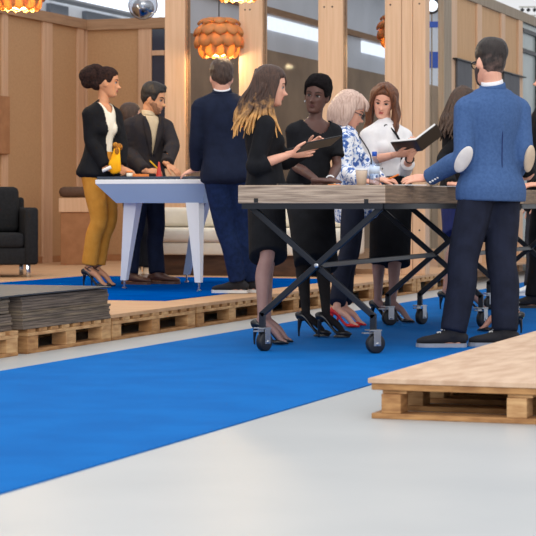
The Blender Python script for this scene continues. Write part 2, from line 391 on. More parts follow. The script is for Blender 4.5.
# ---------------------------------------------------------------- long worktables on casters
def worktable(x0, x1, ya, yb, zt, th, label, mtop, endmat):
    t = thing('worktable', label, 'table', ((x0 + x1) / 2, (ya + yb) / 2, 0.006), 'worktables on casters')
    bm = box(x0, x1, ya, yb, zt - th, zt, 0.006)
    o = obj('tabletop', bm, [mtop, endmat], t)
    for p in o.data.polygons:
        if p.normal.y < -0.7: p.material_index = 1
    bm = bmesh.new(); zb = zt - th
    for xx in (x0 + 0.02, x1 - 0.055): bx(bm, xx, xx + 0.035, ya + 0.02, yb - 0.02, zb - 0.032, zb)
    for yy in (ya + 0.01, yb - 0.045): bx(bm, x0 + 0.02, x1 - 0.02, yy, yy + 0.035, zb - 0.032, zb)
    obj('steel_rail', bm, M['steel'], t)
    zc = 0.20; zh = zb - 0.03
    for yy in (ya + 0.06, yb - 0.1):
        for sx in (1, -1):
            xa, xb = (x0 + 0.13, x1 - 0.05) if sx > 0 else (x1 - 0.1, x0 + 0.06)
            bm = bmesh.new()
            yo = yy + (0.0 if sx > 0 else 0.035)
            p0 = Vector((xa, yo, 0.145)); p1 = Vector((xa, yo, zc + 0.02)); p2 = Vector((xb, yo, zh))
            for a, b in ((p0, p1), (p1, p2)):
                dd = (b - a).normalized(); ay = Vector((0, 1, 0)); ax = ay.cross(dd).normalized()
                obox(bm, (a + b) / 2, ax, ay, dd, 0.034, 0.03, (b - a).length + 0.02, 0.003)
            obj('cross_leg', bm, M['steel'], t)
        bm = bmesh.new(); c = Vector(((x0 + x1) / 2 + 0.02, yy - 0.02, 0.505))
        tube(bm, [c, c + Vector((0, 0.09, 0))], [0.014, 0.014], n=10, sub=1, cap=0.3); obj('hub_bolt', bm, M['zinc'], t)
        for xa in (x0 + 0.13, x1 - 0.1):
            yo = yy + (0.0 if xa < (x0 + x1) / 2 else 0.035)
            cz = 0.006
            bm = bmesh.new(); W = Vector((xa + 0.012, yo, cz + 0.055))
            ax = Vector((0.75, -0.75, 0)).normalized() if (xa > (x0 + x1) / 2) == (yy < ya + 1) else Vector((0.95, -0.35, 0)).normalized()
            tube(bm, [W - ax * 0.016, W + ax * 0.016], [0.055, 0.055], n=20, sub=1, cap=0.12)
            k = obj('caster_wheel', bm, M['rubber'], t, True)
            bm = bmesh.new(); ay = UP.cross(ax)
            for s in (-1, 1): obox(bm, W + ax * (0.026 * s) + UP * 0.03, ax, ay, UP, 0.005, 0.045, 0.085, 0.001)
            obox(bm, Vector((xa, yo, cz + 0.132)), ax, ay, UP, 0.075, 0.075, 0.008, 0.002)
            obox(bm, W - ay * 0.055 + UP * 0.062, ax, ay, UP, 0.035, 0.05, 0.008, 0.002)
            tube(bm, [W - ax * 0.032, W + ax * 0.032], [0.01, 0.01], n=8, sub=1, cap=0.3)
            obj('caster_fork', bm, M['zinc'], t)
    bm = bmesh.new(); bx(bm, (x0 + x1) / 2 + 0.005, (x0 + x1) / 2 + 0.035, ya + 0.06, yb - 0.06, 0.49, 0.52, 0.003); obj('cross_bar', bm, M['steel'], t)
    bm = bmesh.new()
    for px in (x0 + 0.1, x1 + -0.0): pass
    bx(bm, x0 + 0.1, x0 + 0.125, ya - 0.003, ya + 0.002, zt - th + 0.005, zt - th + 0.03); bx(bm, x1 - 0.125, x1 - 0.1, ya - 0.003, ya + 0.002, zt - th, zt - th + 0.025)
    obj('joint_notch', bm, M['black'], t)
    return t
TZ = 0.967
worktable(-4.075, -3.185, 10.85, 13.6, TZ, 0.106, 'long reclaimed wood worktable on black crossed legs, its end facing the camera', M['tabletop2'], M['tabletop'])
worktable(-3.9, -3.01, 13.65, 15.9, 0.957, 0.1, 'farther worktable standing behind the man in the blue jacket', M['tabletop2'], M['tabletop'])
# ---------------------------------------------------------------- white table on the platform
def whitetable():
    x0, x1, ya, yb = -6.68, -5.74, 14.55, 16.45; zf = PZ + 0.005; zt = 1.076
    t = thing('display_table', 'white lacquered table with tapered legs on the blue mat', 'table', ((x0 + x1) / 2, (ya + yb) / 2, zf))
    obj('glass_top', box(x0 + 0.01, x1 - 0.01, ya + 0.01, yb - 0.01, zt - 0.024, zt, 0.002), M['darkglass'], t)
    obj('rim', box(x0, x1, ya, yb, zt - 0.06, zt - 0.024, 0.004), M['white'], t)
    bm = bmesh.new(); zb = 0.866; zu = zt - 0.06; i = 0.15
    lo = [bm.verts.new((x, y, zb)) for x, y in ((x0 + i, ya + i * 0.5), (x1 - i * 0.3, ya + i * 0.5), (x1 - i * 0.3, yb - i), (x0 + i, yb - i))]
    hi = [bm.verts.new((x, y, zu)) for x, y in ((x0 + 0.004, ya + 0.004), (x1 - 0.004, ya + 0.004), (x1 - 0.004, yb - 0.004), (x0 + 0.004, yb - 0.004))]
    bm.faces.new(lo); bm.faces.new(hi)
    for k in range(4): bm.faces.new((lo[k], lo[(k + 1) % 4], hi[(k + 1) % 4], hi[k]))
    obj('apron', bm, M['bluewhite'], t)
    for (sx, sy) in ((0, 0), (1, 0), (0, 1), (1, 1)):
        xt = x0 + 0.22 if not sx else x1 - 0.135; xb = x0 + 0.10 if not sx else x1 - 0.09
        yt = ya + 0.13 if not sy else yb - 0.25; yo = ya + 0.1 if not sy else yb - 0.2
        if not sx: yt += 0.12; yo += 0.25 * (1 - sy)
        bm = bmesh.new(); a = [bm.verts.new((xt + u * 0.055, yt + v * 0.06, 0.868)) for u, v in ((-1, -1), (1, -1), (1, 1), (-1, 1))]
        b = [bm.verts.new((xb + u * 0.024, yo + v * 0.026, zf + 0.07)) for u, v in ((-1, -1), (1, -1), (1, 1), (-1, 1))]
        bm.faces.new(a); bm.faces.new(b)
        for k in range(4): bm.faces.new((a[k], a[(k + 1) % 4], b[(k + 1) % 4], b[k]))
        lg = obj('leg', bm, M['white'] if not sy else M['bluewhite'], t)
        bm = bmesh.new(); tube(bm, [(xb, yo, zf + 0.008), (xb, yo, zf + 0.075)], [0.009, 0.009], n=8, sub=1, cap=0.1)
        lathe(bm, [(0.022, zf), (0.022, zf + 0.01), (0.01, zf + 0.016)], (xb, yo, 0), 12); obj('leveling_foot', bm, M['chrome'], lg)
whitetable()
# ---------------------------------------------------------------- sofas and cabinet
def sofa(name, label, c, fwd, width, depth, seat, back, arm, m, leg, legmat, aw=0.12, plinth=None):
    t = thing(name, label, 'sofa', c)
    ax = Vector((-fwd.y, fwd.x, 0)).normalized(); fy = -fwd.normalized(); c = Vector(c)     # ax: to the sofa's own left
    def ob(nm, u0, u1, v0, v1, z0, z1, mm, bev=0.02):
        bm = bmesh.new(); obox(bm, c + ax * ((u0 + u1) / 2) + fy * ((v0 + v1) / 2) + UP * ((z0 + z1) / 2), ax, fy, UP, u1 - u0, v1 - v0, z1 - z0, bev)
        return obj(nm, bm, mm, t, True)
    h = width / 2
    ob('base', -h + 0.02, h - 0.02, 0.02, depth - 0.02, leg, seat - 0.14, m, 0.015)
    n = 2
    for i in range(n):
        a = -h + aw + (2 * h - 2 * aw) * i / n; b = -h + aw + (2 * h - 2 * aw) * (i + 1) / n
        ob('seat_cushion', a + 0.004, b - 0.004, 0.0, depth - 0.2, seat - 0.14, seat, m, 0.035)
        ob('back_cushion', a + 0.004, b - 0.004, depth - 0.34, depth - 0.12, seat + 0.002, back, m, 0.05)
    ob('back_frame', -h + aw * 0.5, h - aw * 0.5, depth - 0.14, depth, leg, back - 0.1, m, 0.03)
    if aw:
        for s in (-1, 1): ob('armrest', min(s * h, s * (h - aw)), max(s * h, s * (h - aw)), 0, depth - 0.02, leg, arm, m, 0.03)
    if plinth:
        ob('plinth', -h + 0.08, h - 0.08, 0.08, depth - 0.05, 0, leg, plinth, 0.004)
    else:
        for s in (-1, 1):
            for v in (0.07, depth - 0.08): ob('leg', s * (h - 0.09) - 0.02, s * (h - 0.09) + 0.02, v - 0.02, v + 0.02, 0, leg, legmat, 0.003)
    return t
fs = (-FW + RT * 0.22).normalized()
corner = at(38.5, 276.5, 18.85); axs = Vector((-fs.y, fs.x, 0))          # viewer's right end
c = corner - axs * 0.95; c.z = PZ
sofa('dark_sofa', 'charcoal fabric sofa at the left edge on slim metal legs', c, fs, 1.9, 0.85, 0.42, 0.86, 0.66, M['charcoal'], 0.12, M['chrome'], 0.13)
c = Vector(((xat(138, 18.0) + xat(342, 18.0)) / 2, 17.95, PZ))
sofa('cream_sofa', 'cream upholstered sofa on a dark plinth behind the white table', c, Vector((0, -1, 0)), xat(342, 18.0) - xat(138, 18.0), 0.8, 0.46, 0.66, 0.5, M['cream'], 0.2, None, 0.0, M['darkbrown'])
c = at(78, 262, 23.0); c.z = PZ
t = thing('side_cabinet', 'brown box cabinet with dark cushion behind the woman in ochre trousers', 'cabinet', c)
bm = bmesh.new(); obox(bm, c + UP * 0.30, RT, FW, UP, 0.36, 0.4, 0.6, 0.006); obj('body', bm, M['brownbox'], t)
bm = bmesh.new(); obox(bm, c + UP * 0.68, RT, FW, UP, 0.4, 0.44, 0.16, 0.006); obj('drawer_front', bm, M['post'], t)
bm = bmesh.new(); obox(bm, c + UP * 0.83, RT, FW, UP, 0.4, 0.44, 0.12, 0.05); obj('cushion', bm, M['browncush'], t, True)
# small frame on the left wall
bm = box(XA + 0.03, XA + 0.07, yat(-14, XA), yat(4.5, XA), 1.42, 2.07, 0.005)
tag(obj('wall_panel', bm, M['brownbox']), 'brown board fixed to the chipboard wall at the left edge', 'board')
# slate boards hung on the right wall
for a, b, l in ((453, 467.5, 'dark slate grey board on the right wall above the long dark hair'), (500, 515.5, 'dark slate grey board on the right wall behind the shoulder of the blue jacket')):
    t = thing('wall_board', l, 'board', (XR + 0.05, yat(a, XR), 1.95), 'slate boards on the right wall')
    obj('panel', box(XR + 0.03, XR + 0.055, yat(a, XR), yat(b, XR), 2.0, 2.47, 0.003), M['slate'], t)
    obj('ledge', box(XR + 0.026, XR + 0.08, yat(a - 2.5, XR), yat(b + 5, XR), 2.47, 2.485, 0.002), M['black'], t)
# ---------------------------------------------------------------- pendant lamps
def pendant(c, r, label, power, top=5.0):
    t = thing('pendant_lamp', label, 'lamp', c, 'petal pendant lamps'); c = Vector(c)
    bm = bmesh.new(); ell(bm, c - UP * r * 0.3, (r * 0.5, r * 0.5, r * 0.42)); obj('bulb', bm, M['bulb'], t, True)
    for lev, (el, n, s) in enumerate(((-32, 11, 1.0), (-4, 12, 1.05), (24, 11, 1.0), (52, 8, 0.9))):
        for k in range(n):
            a = 2 * PI * (k + 0.5 * (lev % 2)) / n; e = math.radians(el)
            rad = Vector((math.cos(a) * math.cos(e), math.sin(a) * math.cos(e), math.sin(e))); tan = Vector((-math.sin(a), math.cos(a), 0)); up = rad.cross(tan)
            bm = bmesh.new(); rows = []
            for i in range(6):
                u = i / 5; row = []
                wv = r * 0.34 * s * math.sqrt(max(0.02, 1 - (u * 1.0) ** 3)) * (1 if i < 5 else 0.3)
                for j in range(7):
                    v = j / 3 - 1
                    p = c + rad * (r * (0.78 + 0.22 * math.sin(u * 2.2)) - r * 0.1 * v * v) + tan * (wv * v) - up * (r * (0.62 * u - 0.28)) * (1 if True else 0)
                    row.append(bm.verts.new(p))
                rows.append(row)
            for A, B in zip(rows, rows[1:]):
                for j in range(6): bm.faces.new((A[j], A[j + 1], B[j + 1], B[j]))
            o = obj('petal', bm, M['petal'], t, True)
            so = o.modifiers.new('s', 'SOLIDIFY'); so.thickness = 0.004
    bm = bmesh.new(); tube(bm, [c + UP * r * 0.4, (c.x, c.y, top)], [0.006, 0.006], n=6, sub=1); obj('cord', bm, M['cord'], t)
    l = bpy.data.lights.new('lamp_light', 'POINT'); l.energy = power; l.color = (1, 0.74, 0.42); l.shadow_soft_size = 0.04
    lo = bpy.data.objects.new('lamp_light', l); COL.objects.link(lo); lo.location = c - UP * r * 0.85 - Vector(wl(t)); lo.parent = t
pendant(at(20, -10, 17.2), 0.235, 'petal pendant lamp glowing orange over the left chipboard wall', 30)
pendant(at(238, -18, 15.6), 0.20, 'petal pendant lamp at the top edge between two posts, glowing bright', 26)
pendant(at(219, 38, 20.2), 0.26, 'amber petal pendant lamp behind glass above the man in the navy suit', 14)
pendant(at(398, 31, 20.4), 0.22, 'petal pendant lamp half hidden by the wide post behind glass', 14)
c = at(143, 5, 18.5)
t = thing('glass_pendant', 'round smoked glass pendant lamp hanging above the bearded man', 'lamp', c)
bm = bmesh.new(); ell(bm, c, (0.138, 0.138, 0.138), n=28); obj('globe', bm, M['smoke'], t, True)
bm = bmesh.new(); ell(bm, c - UP * 0.03, (0.105, 0.105, 0.09), n=20); obj('reflector', bm, M['chrome'], t, True)
bm = bmesh.new(); tube(bm, [c + UP * 0.13, (c.x, c.y, 5.0)], [0.006, 0.006], n=6, sub=1); obj('cord', bm, M['cord'], t)
for py, l in ((7, 'upper rail of small dark spotlights above the right stand wall'), (15.5, 'lower rail of small dark spotlights above the right stand wall')):
    c = at(534 if py > 10 else 531, py, 42 if py < 10 else 44); t = thing('spotlight_rail', l, 'lamp', c, 'spotlight rails at the top right')
    bm = bmesh.new(); obox(bm, c, RT, FW, UP, 0.5, 0.03, 0.03); obj('rail', bm, M['palewall'], t)
    for k in range(4):
        q = c + RT * (-.2 + .13 * k) - UP * .04; bm = bmesh.new(); tube(bm, [q, q - UP * .04 + RT * .03], [.035, .04], n=10, sub=1, cap=.3); obj('spotlight', bm, M['black'], t)
    bm = bmesh.new(); tube(bm, [c + RT * .2, c + RT * .2 + UP * 2.5], [.012, .012], n=6, sub=1); obj('suspension_rod', bm, M['palewall'], t)
# things seen through the gap between post and right wall
c = at(432, 6, 30)
t = thing('stage_spotlight', 'round spotlight glowing white high in the gap beside the wide post', 'lamp', c)
bm = bmesh.new(); tube(bm, [c, c + FW * 0.3], [0.12, 0.1], n=18, sub=1, cap=0.1); obj('housing', bm, M['black'], t)
bm = bmesh.new(); tube(bm, [c - FW * 0.03, c - FW * 0.01], [0.085, 0.085], n=18, sub=1, cap=0.1); obj('lens', bm, M['winlight'], t)
bm = bmesh.new(); tube(bm, [c + FW * 0.1 + UP * 0.1, c + FW * 0.1 + UP * 1.6], [0.02, 0.02], n=8, sub=1); obj('bracket', bm, M['black'], t)
for py, hh, l in ((24.5, 0.05, 'blue banner high in the gap, under the spotlight'), (60, 0.14, 'blue banner lower in the gap beside the wide post')):
    c = at(432, py, 33 if py < 30 else 34.5); t = thing('blue_banner', l, 'banner', c, 'blue banners in the gap')
    bm = bmesh.new(); obox(bm, c, RT, FW, UP, 0.32, 0.03, hh * 2, 0.004); obj('cloth', bm, M['blue'], t)
    bm = bmesh.new(); tube(bm, [c + FW * .05 + UP * 3, c + FW * .05 - UP * (c.z - 0.0)], [0.012, 0.012], n=8, sub=1, cap=0); obj('pole', bm, M['greypost'], t)
bm = box(-9.0, -5.2, 36, 36.2, 0, 2.75); tag(obj('display_wall', bm, M['palewall']), 'pale display wall standing far back in the gap', 'display wall')
bm = box(-9.0, -3.2, 44, 44.2, 0, 3.6); tag(obj('backdrop_wall', bm, M['duct']), 'grey backdrop wall farthest back in the gap', 'display wall')
# ---------------------------------------------------------------- people
MEN = [(-.14, .13, .09), (0, .165, .115), (.2, .158, .112), (.42, .145, .102), (.66, .166, .118), (.84, .168, .106), (.97, .095, .072)]
WOM = [(-.14, .13, .09), (0, .168, .112), (.18, .158, .106), (.42, .120, .090), (.64, .140, .102), (.84, .142, .086), (.97, .08, .06)]
def ik(a, c, l1, l2, pole):
    v = c - a; D = v.length; Dm = min(D, (l1 + l2) * 0.999); t = v.normalized()
    x = (l1 * l1 - l2 * l2 + Dm * Dm) / (2 * Dm) * (D / Dm); h = math.sqrt(max(0, l1 * l1 - (x * Dm / D) ** 2))
    p = pole - t * pole.dot(t)
    return a + t * x + (p.normalized() * h if p.length > 1e-5 else Vector((0, 0, 0)))
SKIN = {}
def skin(name, c, c2):
    SKIN[name] = mat(name, c, 0.5, c2=c2, scale=9, spec=0.35); return SKIN[name]
skin('skin_fair', (232, 178, 154), (222, 160, 136)); skin('skin_tan', (214, 156, 118), (200, 140, 104)); skin('skin_dark', (98, 68, 60), (84, 56, 50)); skin('tights_nude', (150, 118, 112), (138, 106, 102))
M['lipsman'] = mat('lips_pale', (190, 124, 106), 0.5); M['lips'] = mat('lips', (178, 84, 80), 0.4); M['lipsdark'] = mat('lips_dark', (92, 48, 48), 0.4); M['eyewhite'] = mat('eye', (196, 188, 184), 0.3); M['iris'] = mat('iris', (34, 24, 20), 0.15)
M['brow'] = mat('eyebrow', (48, 34, 26), 0.9)
def cloth(name, c, c2=None, rough=0.9, **k):
    M[name] = mat(name, c, rough, c2=c2, scale=k.pop('scale', 12), bump=k.pop('bump', 0.25), bscale=k.pop('bscale', 22), spec=0.2, **k); return M[name]
cloth('navy_wool', (26, 34, 56), (20, 27, 46)); cloth('black_wool', (24, 25, 30), (18, 19, 23)); cloth('black_knit', (27, 28, 33), (20, 21, 25))
cloth('blue_blazer', (70, 99, 146), (62, 90, 136), scale=60, bump=0.12); cloth('dark_trousers', (31, 36, 54), (25, 29, 44)); cloth('ochre_cotton', (214, 150, 62), (202, 136, 50))
cloth('ivory', (240, 236, 222), (230, 224, 208)); cloth('white_blouse', (232, 232, 234), (222, 222, 226)); cloth('beige_shirt', (206, 188, 158), (194, 174, 144)); cloth('white_shirt', (240, 240, 242), (230, 230, 234))
cloth('denim', (26, 44, 84), (18, 34, 66), scale=30); cloth('brown_jacket', (50, 44, 44), (38, 36, 42)); cloth('patch_grey', (220, 216, 214), (206, 202, 202)); cloth('patch_beige', (208, 190, 168)); cloth('navy_skirt', (30, 40, 92))
cloth('scarf_yellow', (250, 184, 34), (236, 160, 20)); cloth('black_tights', (30, 28, 30), (24, 22, 24)); cloth('charcoal_trousers', (44, 46, 54), (36, 38, 46))
M['leather_black'] = mat('black_leather', (22, 22, 26), 0.3, spec=0.6); M['suede'] = mat('dark_suede', (34, 33, 38), 0.9, bump=0.2, bscale=200); M['red_leather'] = mat('red_leather', (214, 28, 34), 0.3); M['brown_leather'] = mat('brown_leather', (92, 58, 44), 0.45)
M['sole_white'] = mat('white_sole', (226, 226, 224), 0.6); M['sole_grey'] = mat('grey_sole', (150, 156, 168), 0.6); M['beige_leather'] = mat('beige_leather', (186, 164, 140), 0.5)
# floral blouse: blue blotches on white
def floral():
    m = mat('floral_print', (236, 238, 244), 0.8, bump=0.2, bscale=22); nt = m.node_tree; N = nt.nodes; L = nt.links
    n = next(x for x in N if x.type == 'TEX_NOISE'); r = next(x for x in N if x.type == 'VALTORGB'); n.inputs['Scale'].default_value = 24; n.inputs['Detail'].default_value = 3; n.inputs['Distortion'].default_value = 1.5
    e = r.color_ramp.elements; e[0].position = 0.40; e[0].color = lin((56, 92, 164)) + (1,); e[1].position = 0.50; e[1].color = lin((238, 240, 246)) + (1,)
    x = e.new(0.45); x.color = lin((124, 160, 212)) + (1,); return m
M['floral'] = floral()
def hairmat(name, c, c2, tip=None, z0=0, z1=1):
    m = mat(name, c, 0.45, c2=c2, scale=14, stretch=(8, 8, 0.7), bump=0.5, bscale=60, spec=0.4, contrast=(0.3, 0.7))
    if tip:
        nt = m.node_tree; N = nt.nodes; L = nt.links; b = N['Principled BSDF']; r = next(x for x in N if x.type == 'VALTORGB')
        tc = next(x for x in N if x.type == 'TEX_COORD'); sx = N.new('ShaderNodeSeparateXYZ'); mr = N.new('ShaderNodeMapRange'); mr.inputs[1].default_value = z0; mr.inputs[2].default_value = z1
        n = N.new('ShaderNodeTexNoise'); n.inputs['Scale'].default_value = 26; a = N.new('ShaderNodeMath'); a.operation = 'MULTIPLY_ADD'; a.inputs[1].default_value = 0.28
        mx = N.new('ShaderNodeMix'); mx.data_type = 'RGBA'; mx.inputs[7].default_value = lin(tip) + (1,)
        L.new(tc.outputs['Object'], sx.inputs[0]); L.new(tc.outputs['Object'], n.inputs['Vector']); L.new(n.outputs[0], a.inputs[0]); L.new(sx.outputs[2], a.inputs[2]); L.new(a.outputs[0], mr.inputs[0])
        L.new(mr.outputs[0], mx.inputs[0]); L.new(r.outputs[0], mx.inputs[6]); L.new(mx.outputs[2], b.inputs['Base Color'])
    return m
M['hair_black'] = hairmat('black_hair', (40, 32, 30), (22, 18, 18)); M['hair_brown'] = hairmat('brown_hair', (124, 74, 44), (66, 38, 26)); M['hair_dark'] = hairmat('dark_brown_hair', (84, 62, 50), (48, 36, 31))
M['hair_afro'] = mat('curly_black_hair', (58, 40, 36), 0.9, c2=(30, 22, 22), scale=60, bump=1.0, bscale=90, spec=0.15); M['hair_crop'] = mat('cropped_black_hair', (26, 22, 24), 0.95, c2=(16, 14, 16), scale=80, bump=0.8, bscale=140, spec=0.1)
M['hair_blond'] = hairmat('ash_blond_hair', (226, 200, 186), (182, 148, 134)); M['hair_ombre'] = hairmat('ombre_hair', (84, 58, 46), (52, 36, 30), (255, 190, 112), 1.64, 1.42); M['stubble'] = mat('stubble', (78, 62, 60), 0.9, c2=(58, 46, 46), scale=60)

class Person:
    def __init__(s, label, sex, feet, pel, neck, head, phi, phis=None, hphi=None, pitch=0, roll=0, floor=0.006, H=1.7, d=None, arms=None, skinm='skin_fair', legm=None, group=None, hs=1.0, vox=0.0075, lips=True, brow='brow', face=True, shw=None, ts=.83):
        s.sex = sex; s.tab = MEN if sex == 'm' else WOM; s.k = H / (1.8 if sex == 'm' else 1.68); s.face = face
        s.G = [ground(f[0], f[1], floor) for f in feet]; s.toe = [f[2] for f in feet]; s.heel = [f[3] if len(f) > 3 else 0 for f in feet]; s.floor = floor
        for g in s.G: g.z = floor
        mid = (s.G[0] + s.G[1]) / 2
        s.d = d or mid.dot(FW)
        s.root = thing('person', label, 'person', mid, group)
        P = lambda a: at(a[0], a[1], s.d + (a[2] if len(a) > 2 else 0))
        s.p = P; s.P = P(pel); s.N = P(neck); s.C = P(head); s.P.z = floor + .525 * H + sum(s.heel) * .45
        s.phi = phi; s.phis = phi if phis is None else phis; s.hphi = s.phis if hphi is None else hphi
        ax = s.N - s.P; s.len = ax.length; s.axis = ax.normalized()
        s.sd0, s.sd1 = sidev(s.phi), sidev(s.phis)
        k = s.k; shw = shw or ((.178 if sex == 'm' else .150) * k)
        c = s.spine(ts); s.S = [c + s.sd1 * shw, c - s.sd1 * shw]
        s.hip = [s.P + s.sd0 * (.088 * k), s.P - s.sd0 * (.088 * k)]
        s.A = [g + UP * (.085 * k + h * 0.9) for g, h in zip(s.G, s.heel)]
        s.K = []
        for i in (0, 1):
            pole = (dirv(s.phi) + dirv(s.toe[i])).normalized(); L = H * 0.242
            s.K.append(ik(s.hip[i], s.A[i], L, L, pole))
        s.E, s.W, s.hand = [], [], []
        for i in (0, 1):
            a = arms[i] if arms else None
            sg = 1 if i == 0 else -1
            if a is None:
                e = s.S[i] - UP * .29 * k + s.sd1 * (.05 * sg); wv = e - UP * .25 * k + dirv(s.phis) * .05; a = {'d': -UP + dirv(s.phis) * .2, 'n': s.sd1 * sg}
            else:
                wv = P(a['w']); e = P(a['e']) if 'e' in a else ik(s.S[i], wv, .30 * k, .262 * k, -UP * 1.0 - dirv(s.phis) * .5 + s.sd1 * (sg * .5))
            s.E.append(e); s.W.append(wv); s.hand.append(a)
        z = UP; Y = dirv(s.hphi); X = sidev(s.hphi)
        Rm = Matrix((X, Y, z)).transposed()
        Rm = Rm @ Matrix.Rotation(-math.radians(pitch), 3, 'X') @ Matrix.Rotation(math.radians(roll), 3, 'Y')
        s.HR = Rm; s.hs = hs * (1.02 if sex == 'm' else 0.97)
        s.skin = SKIN[skinm]; s.legm = SKIN[legm] if legm in SKIN else (M[legm] if legm else s.skin)
        s.vox = vox; s.body(lips, brow)
    def spine(s, t):
        b = math.sin(max(0, min(1, t)) * PI * 2) * .012
        return s.P + s.axis * (s.len * t) + dirv(s.phis) * b * 0
    def h(s, x, y, z): return s.C + s.HR @ (Vector((x, y, z)) * s.hs)
    def hv(s, x, y, z): return s.HR @ Vector((x, y, z))
    def width(s, t):
        T = s.tab
        if t <= T[0][0]: return T[0][1:]
        for a, b in zip(T, T[1:]):
            if t <= b[0]:
                f = (t - a[0]) / (b[0] - a[0]); return (a[1] + (b[1] - a[1]) * f, a[2] + (b[2] - a[2]) * f)
        return T[-1][1:]
    def torso(s, bm, o, t0=-.14, t1=.97, flare=None, n=20):
        ts = sorted({t0, t1} | {r[0] for r in s.tab if t0 < r[0] < t1})
        pts, rad, sd = [], [], []
        for t in ts:
            a, b = s.width(t)
            if flare and t < .1:
                a, b = max(a, flare[0]), max(b, flare[1])
            pts.append(s.spine(t)); rad.append((a * s.k + o, b * s.k + o)); sd.append(s.sd0.lerp(s.sd1, max(0, min(1, t))).normalized())
        tube(bm, pts, rad, sd, n=n, sub=3, cap=0.25)
        if t1 > .8:
            for i in (0, 1):
                tube(bm, [s.spine(.97), s.spine(.93).lerp(s.S[i], .55), s.S[i] - UP * .004], [.05 * s.k + o * .6, .05 * s.k + o * .8, .047 * s.k + o], n=12, sub=3)
        if s.sex == 'f' and t0 < .5 < t1:
            for sg in (-1, 1): ell(bm, s.spine(.62) + s.sd1 * (.062 * sg * s.k) + dirv(s.phis) * (.06 * s.k), ((.054 * s.k + o),) * 3, n=14)
    def arm(s, bm, i, o, f=1.0, base=True, n=12, cuff=0):
        k = s.k; r = (.052, .046, .041, .042, .035, .028) if s.sex == 'm' else (.044, .039, .034, .035, .029, .022)
        S_, E, W_ = s.S[i], s.E[i], s.W[i]
        pts = [S_, S_.lerp(E, .5), E, E.lerp(W_, .35), E.lerp(W_, .7), W_]; R = [x * k + o for x in r]
        if f < 1:
            tot = 5; cut = 2 + 3 * (f - .5) / .5 if f > .5 else 2 * f / .5
            m = int(cut); fr = cut - m; pe = pts[m].lerp(pts[min(m + 1, 5)], fr); re = R[m] + (R[min(m + 1, 5)] - R[m]) * fr
            pts = pts[:m + 1] + ([pe] if fr > .05 else []); R = R[:m + 1] + ([re] if fr > .05 else [])
        if cuff: R[-1] += cuff
        tube(bm, pts, R, n=n, sub=4, cap=1.0 if o == 0 else 0.15)
    def leg(s, bm, i, o, z_end=None, radii=None, n=14):
        k = s.k; r = radii or ((.088, .078, .056, .056, .048, .036) if s.sex == 'm' else (.086, .074, .051, .053, .041, .031))
        Hp, K, A = s.hip[i], s.K[i], s.A[i]
        back = -dirv((s.phi + s.toe[i]) / 2) * .016
        pts = [Hp, Hp.lerp(K, .5), K, K.lerp(A, .33) + back, K.lerp(A, .66) + back * .5, A]; R = [x * k + o for x in r]
        if z_end is not None:
            pts[-1] = K.lerp(A, (K.z - z_end) / max(1e-3, K.z - A.z))
            if radii is None: R[-1] = R[-2]
        tube(bm, pts, R, n=n, sub=4, cap=0.6 if o == 0 else 0.12)
    def foot(s, bm, i):
        u = dirv(s.toe[i]); sv = sidev(s.toe[i]); g = s.G[i]; h = s.heel[i]; k = s.k; A = s.A[i]
        tube(bm, [A, g + u * .0 + UP * (.045 * k + h), g + u * (.07 * k) + UP * (.04 + h * .55), g + u * (.125 * k) + UP * .026, g + u * (.155 * k) + UP * .02], [(.03 * k, .03 * k), (.029 * k, .032 * k), (.031 * k, .024 * k), (.034 * k, .016), (.022 * k, .01)], sv, n=12, sub=3, cap=.6)
        ell(bm, g - u * .03 * k + UP * (.035 + h), (.024 * k, .026 * k, .028 * k))
    def dohand(s, bm, i):
        a = s.hand[i]; d = a['d'].normalized(); n = a['n'] - d * a['n'].dot(d); n.normalize(); th = n.cross(d) if i == 0 else d.cross(n)
        q = s.k * a.get('size', 1.0) * 1.02; cu = a.get('curl', .35); W_ = s.W[i]; dn = a.get('drop', 0.0)
        tube(bm, [W_ - d * .03, W_, W_ + d * .045 * q, W_ + d * .085 * q], [(.023 * q, .019 * q), (.026 * q, .018 * q), (.038 * q, .016 * q), (.038 * q, .013 * q)], th, n=12, sub=3, cap=.6)
        for off, L, sp in ((.029, .072, .10), (.010, .080, .03), (-.010, .075, -.04), (-.028, .060, -.13)):
            b = W_ + d * (.082 * q) + th * (off * q); pts = [b - d * .02 * q, b]; ang = 0
            for fr, c in ((.45, .55), (.31, 1.0), (.24, .8)):
                ang += c * cu; v = (d + th * sp).normalized() * math.cos(ang) - n * math.sin(ang); pts.append(pts[-1] + v * (L * fr * q))
            tube(bm, pts, [.0085 * q, .009 * q, .0085 * q, .0078 * q, .0062 * q], n=8, sub=2)
        tc = a.get('thumb', .6)
        b = W_ + d * .025 * q + th * .022 * q; v = (th * .8 + d * .7 - n * .25 * tc).normalized(); pts = [b, b + v * .035 * q]; v = (th * .4 + d * .9 - n * .3 * tc).normalized(); pts.append(pts[-1] + v * .03 * q); pts.append(pts[-1] + (v + d * .3 - n * .2).normalized() * .024 * q)
        tube(bm, pts, [.014 * q, .011 * q, .0095 * q, .007 * q], n=8, sub=2)
    def body(s, lips, brow):
        bm = bmesh.new(); s.torso(bm, -0.004)
        for i in (0, 1): s.arm(bm, i, 0); s.leg(bm, i, -.002); s.foot(bm, i)
        nb = s.spine(.95); hb = s.h(0, -.02, -.05); r = (.058 if s.sex == 'm' else .047) * s.k
        tube(bm, [nb - s.axis * .03, nb.lerp(hb, .5), hb], [r * 1.15, r, r], s.sd1, n=14, sub=3)
        a = remesh(bm, s.vox, 4)
        bm = bmesh.new()
        for i in (0, 1): s.dohand(bm, i)
        b = remesh(bm, .0036, 2)
        h = s.h; f = s.hs; bm = s.headgrid()
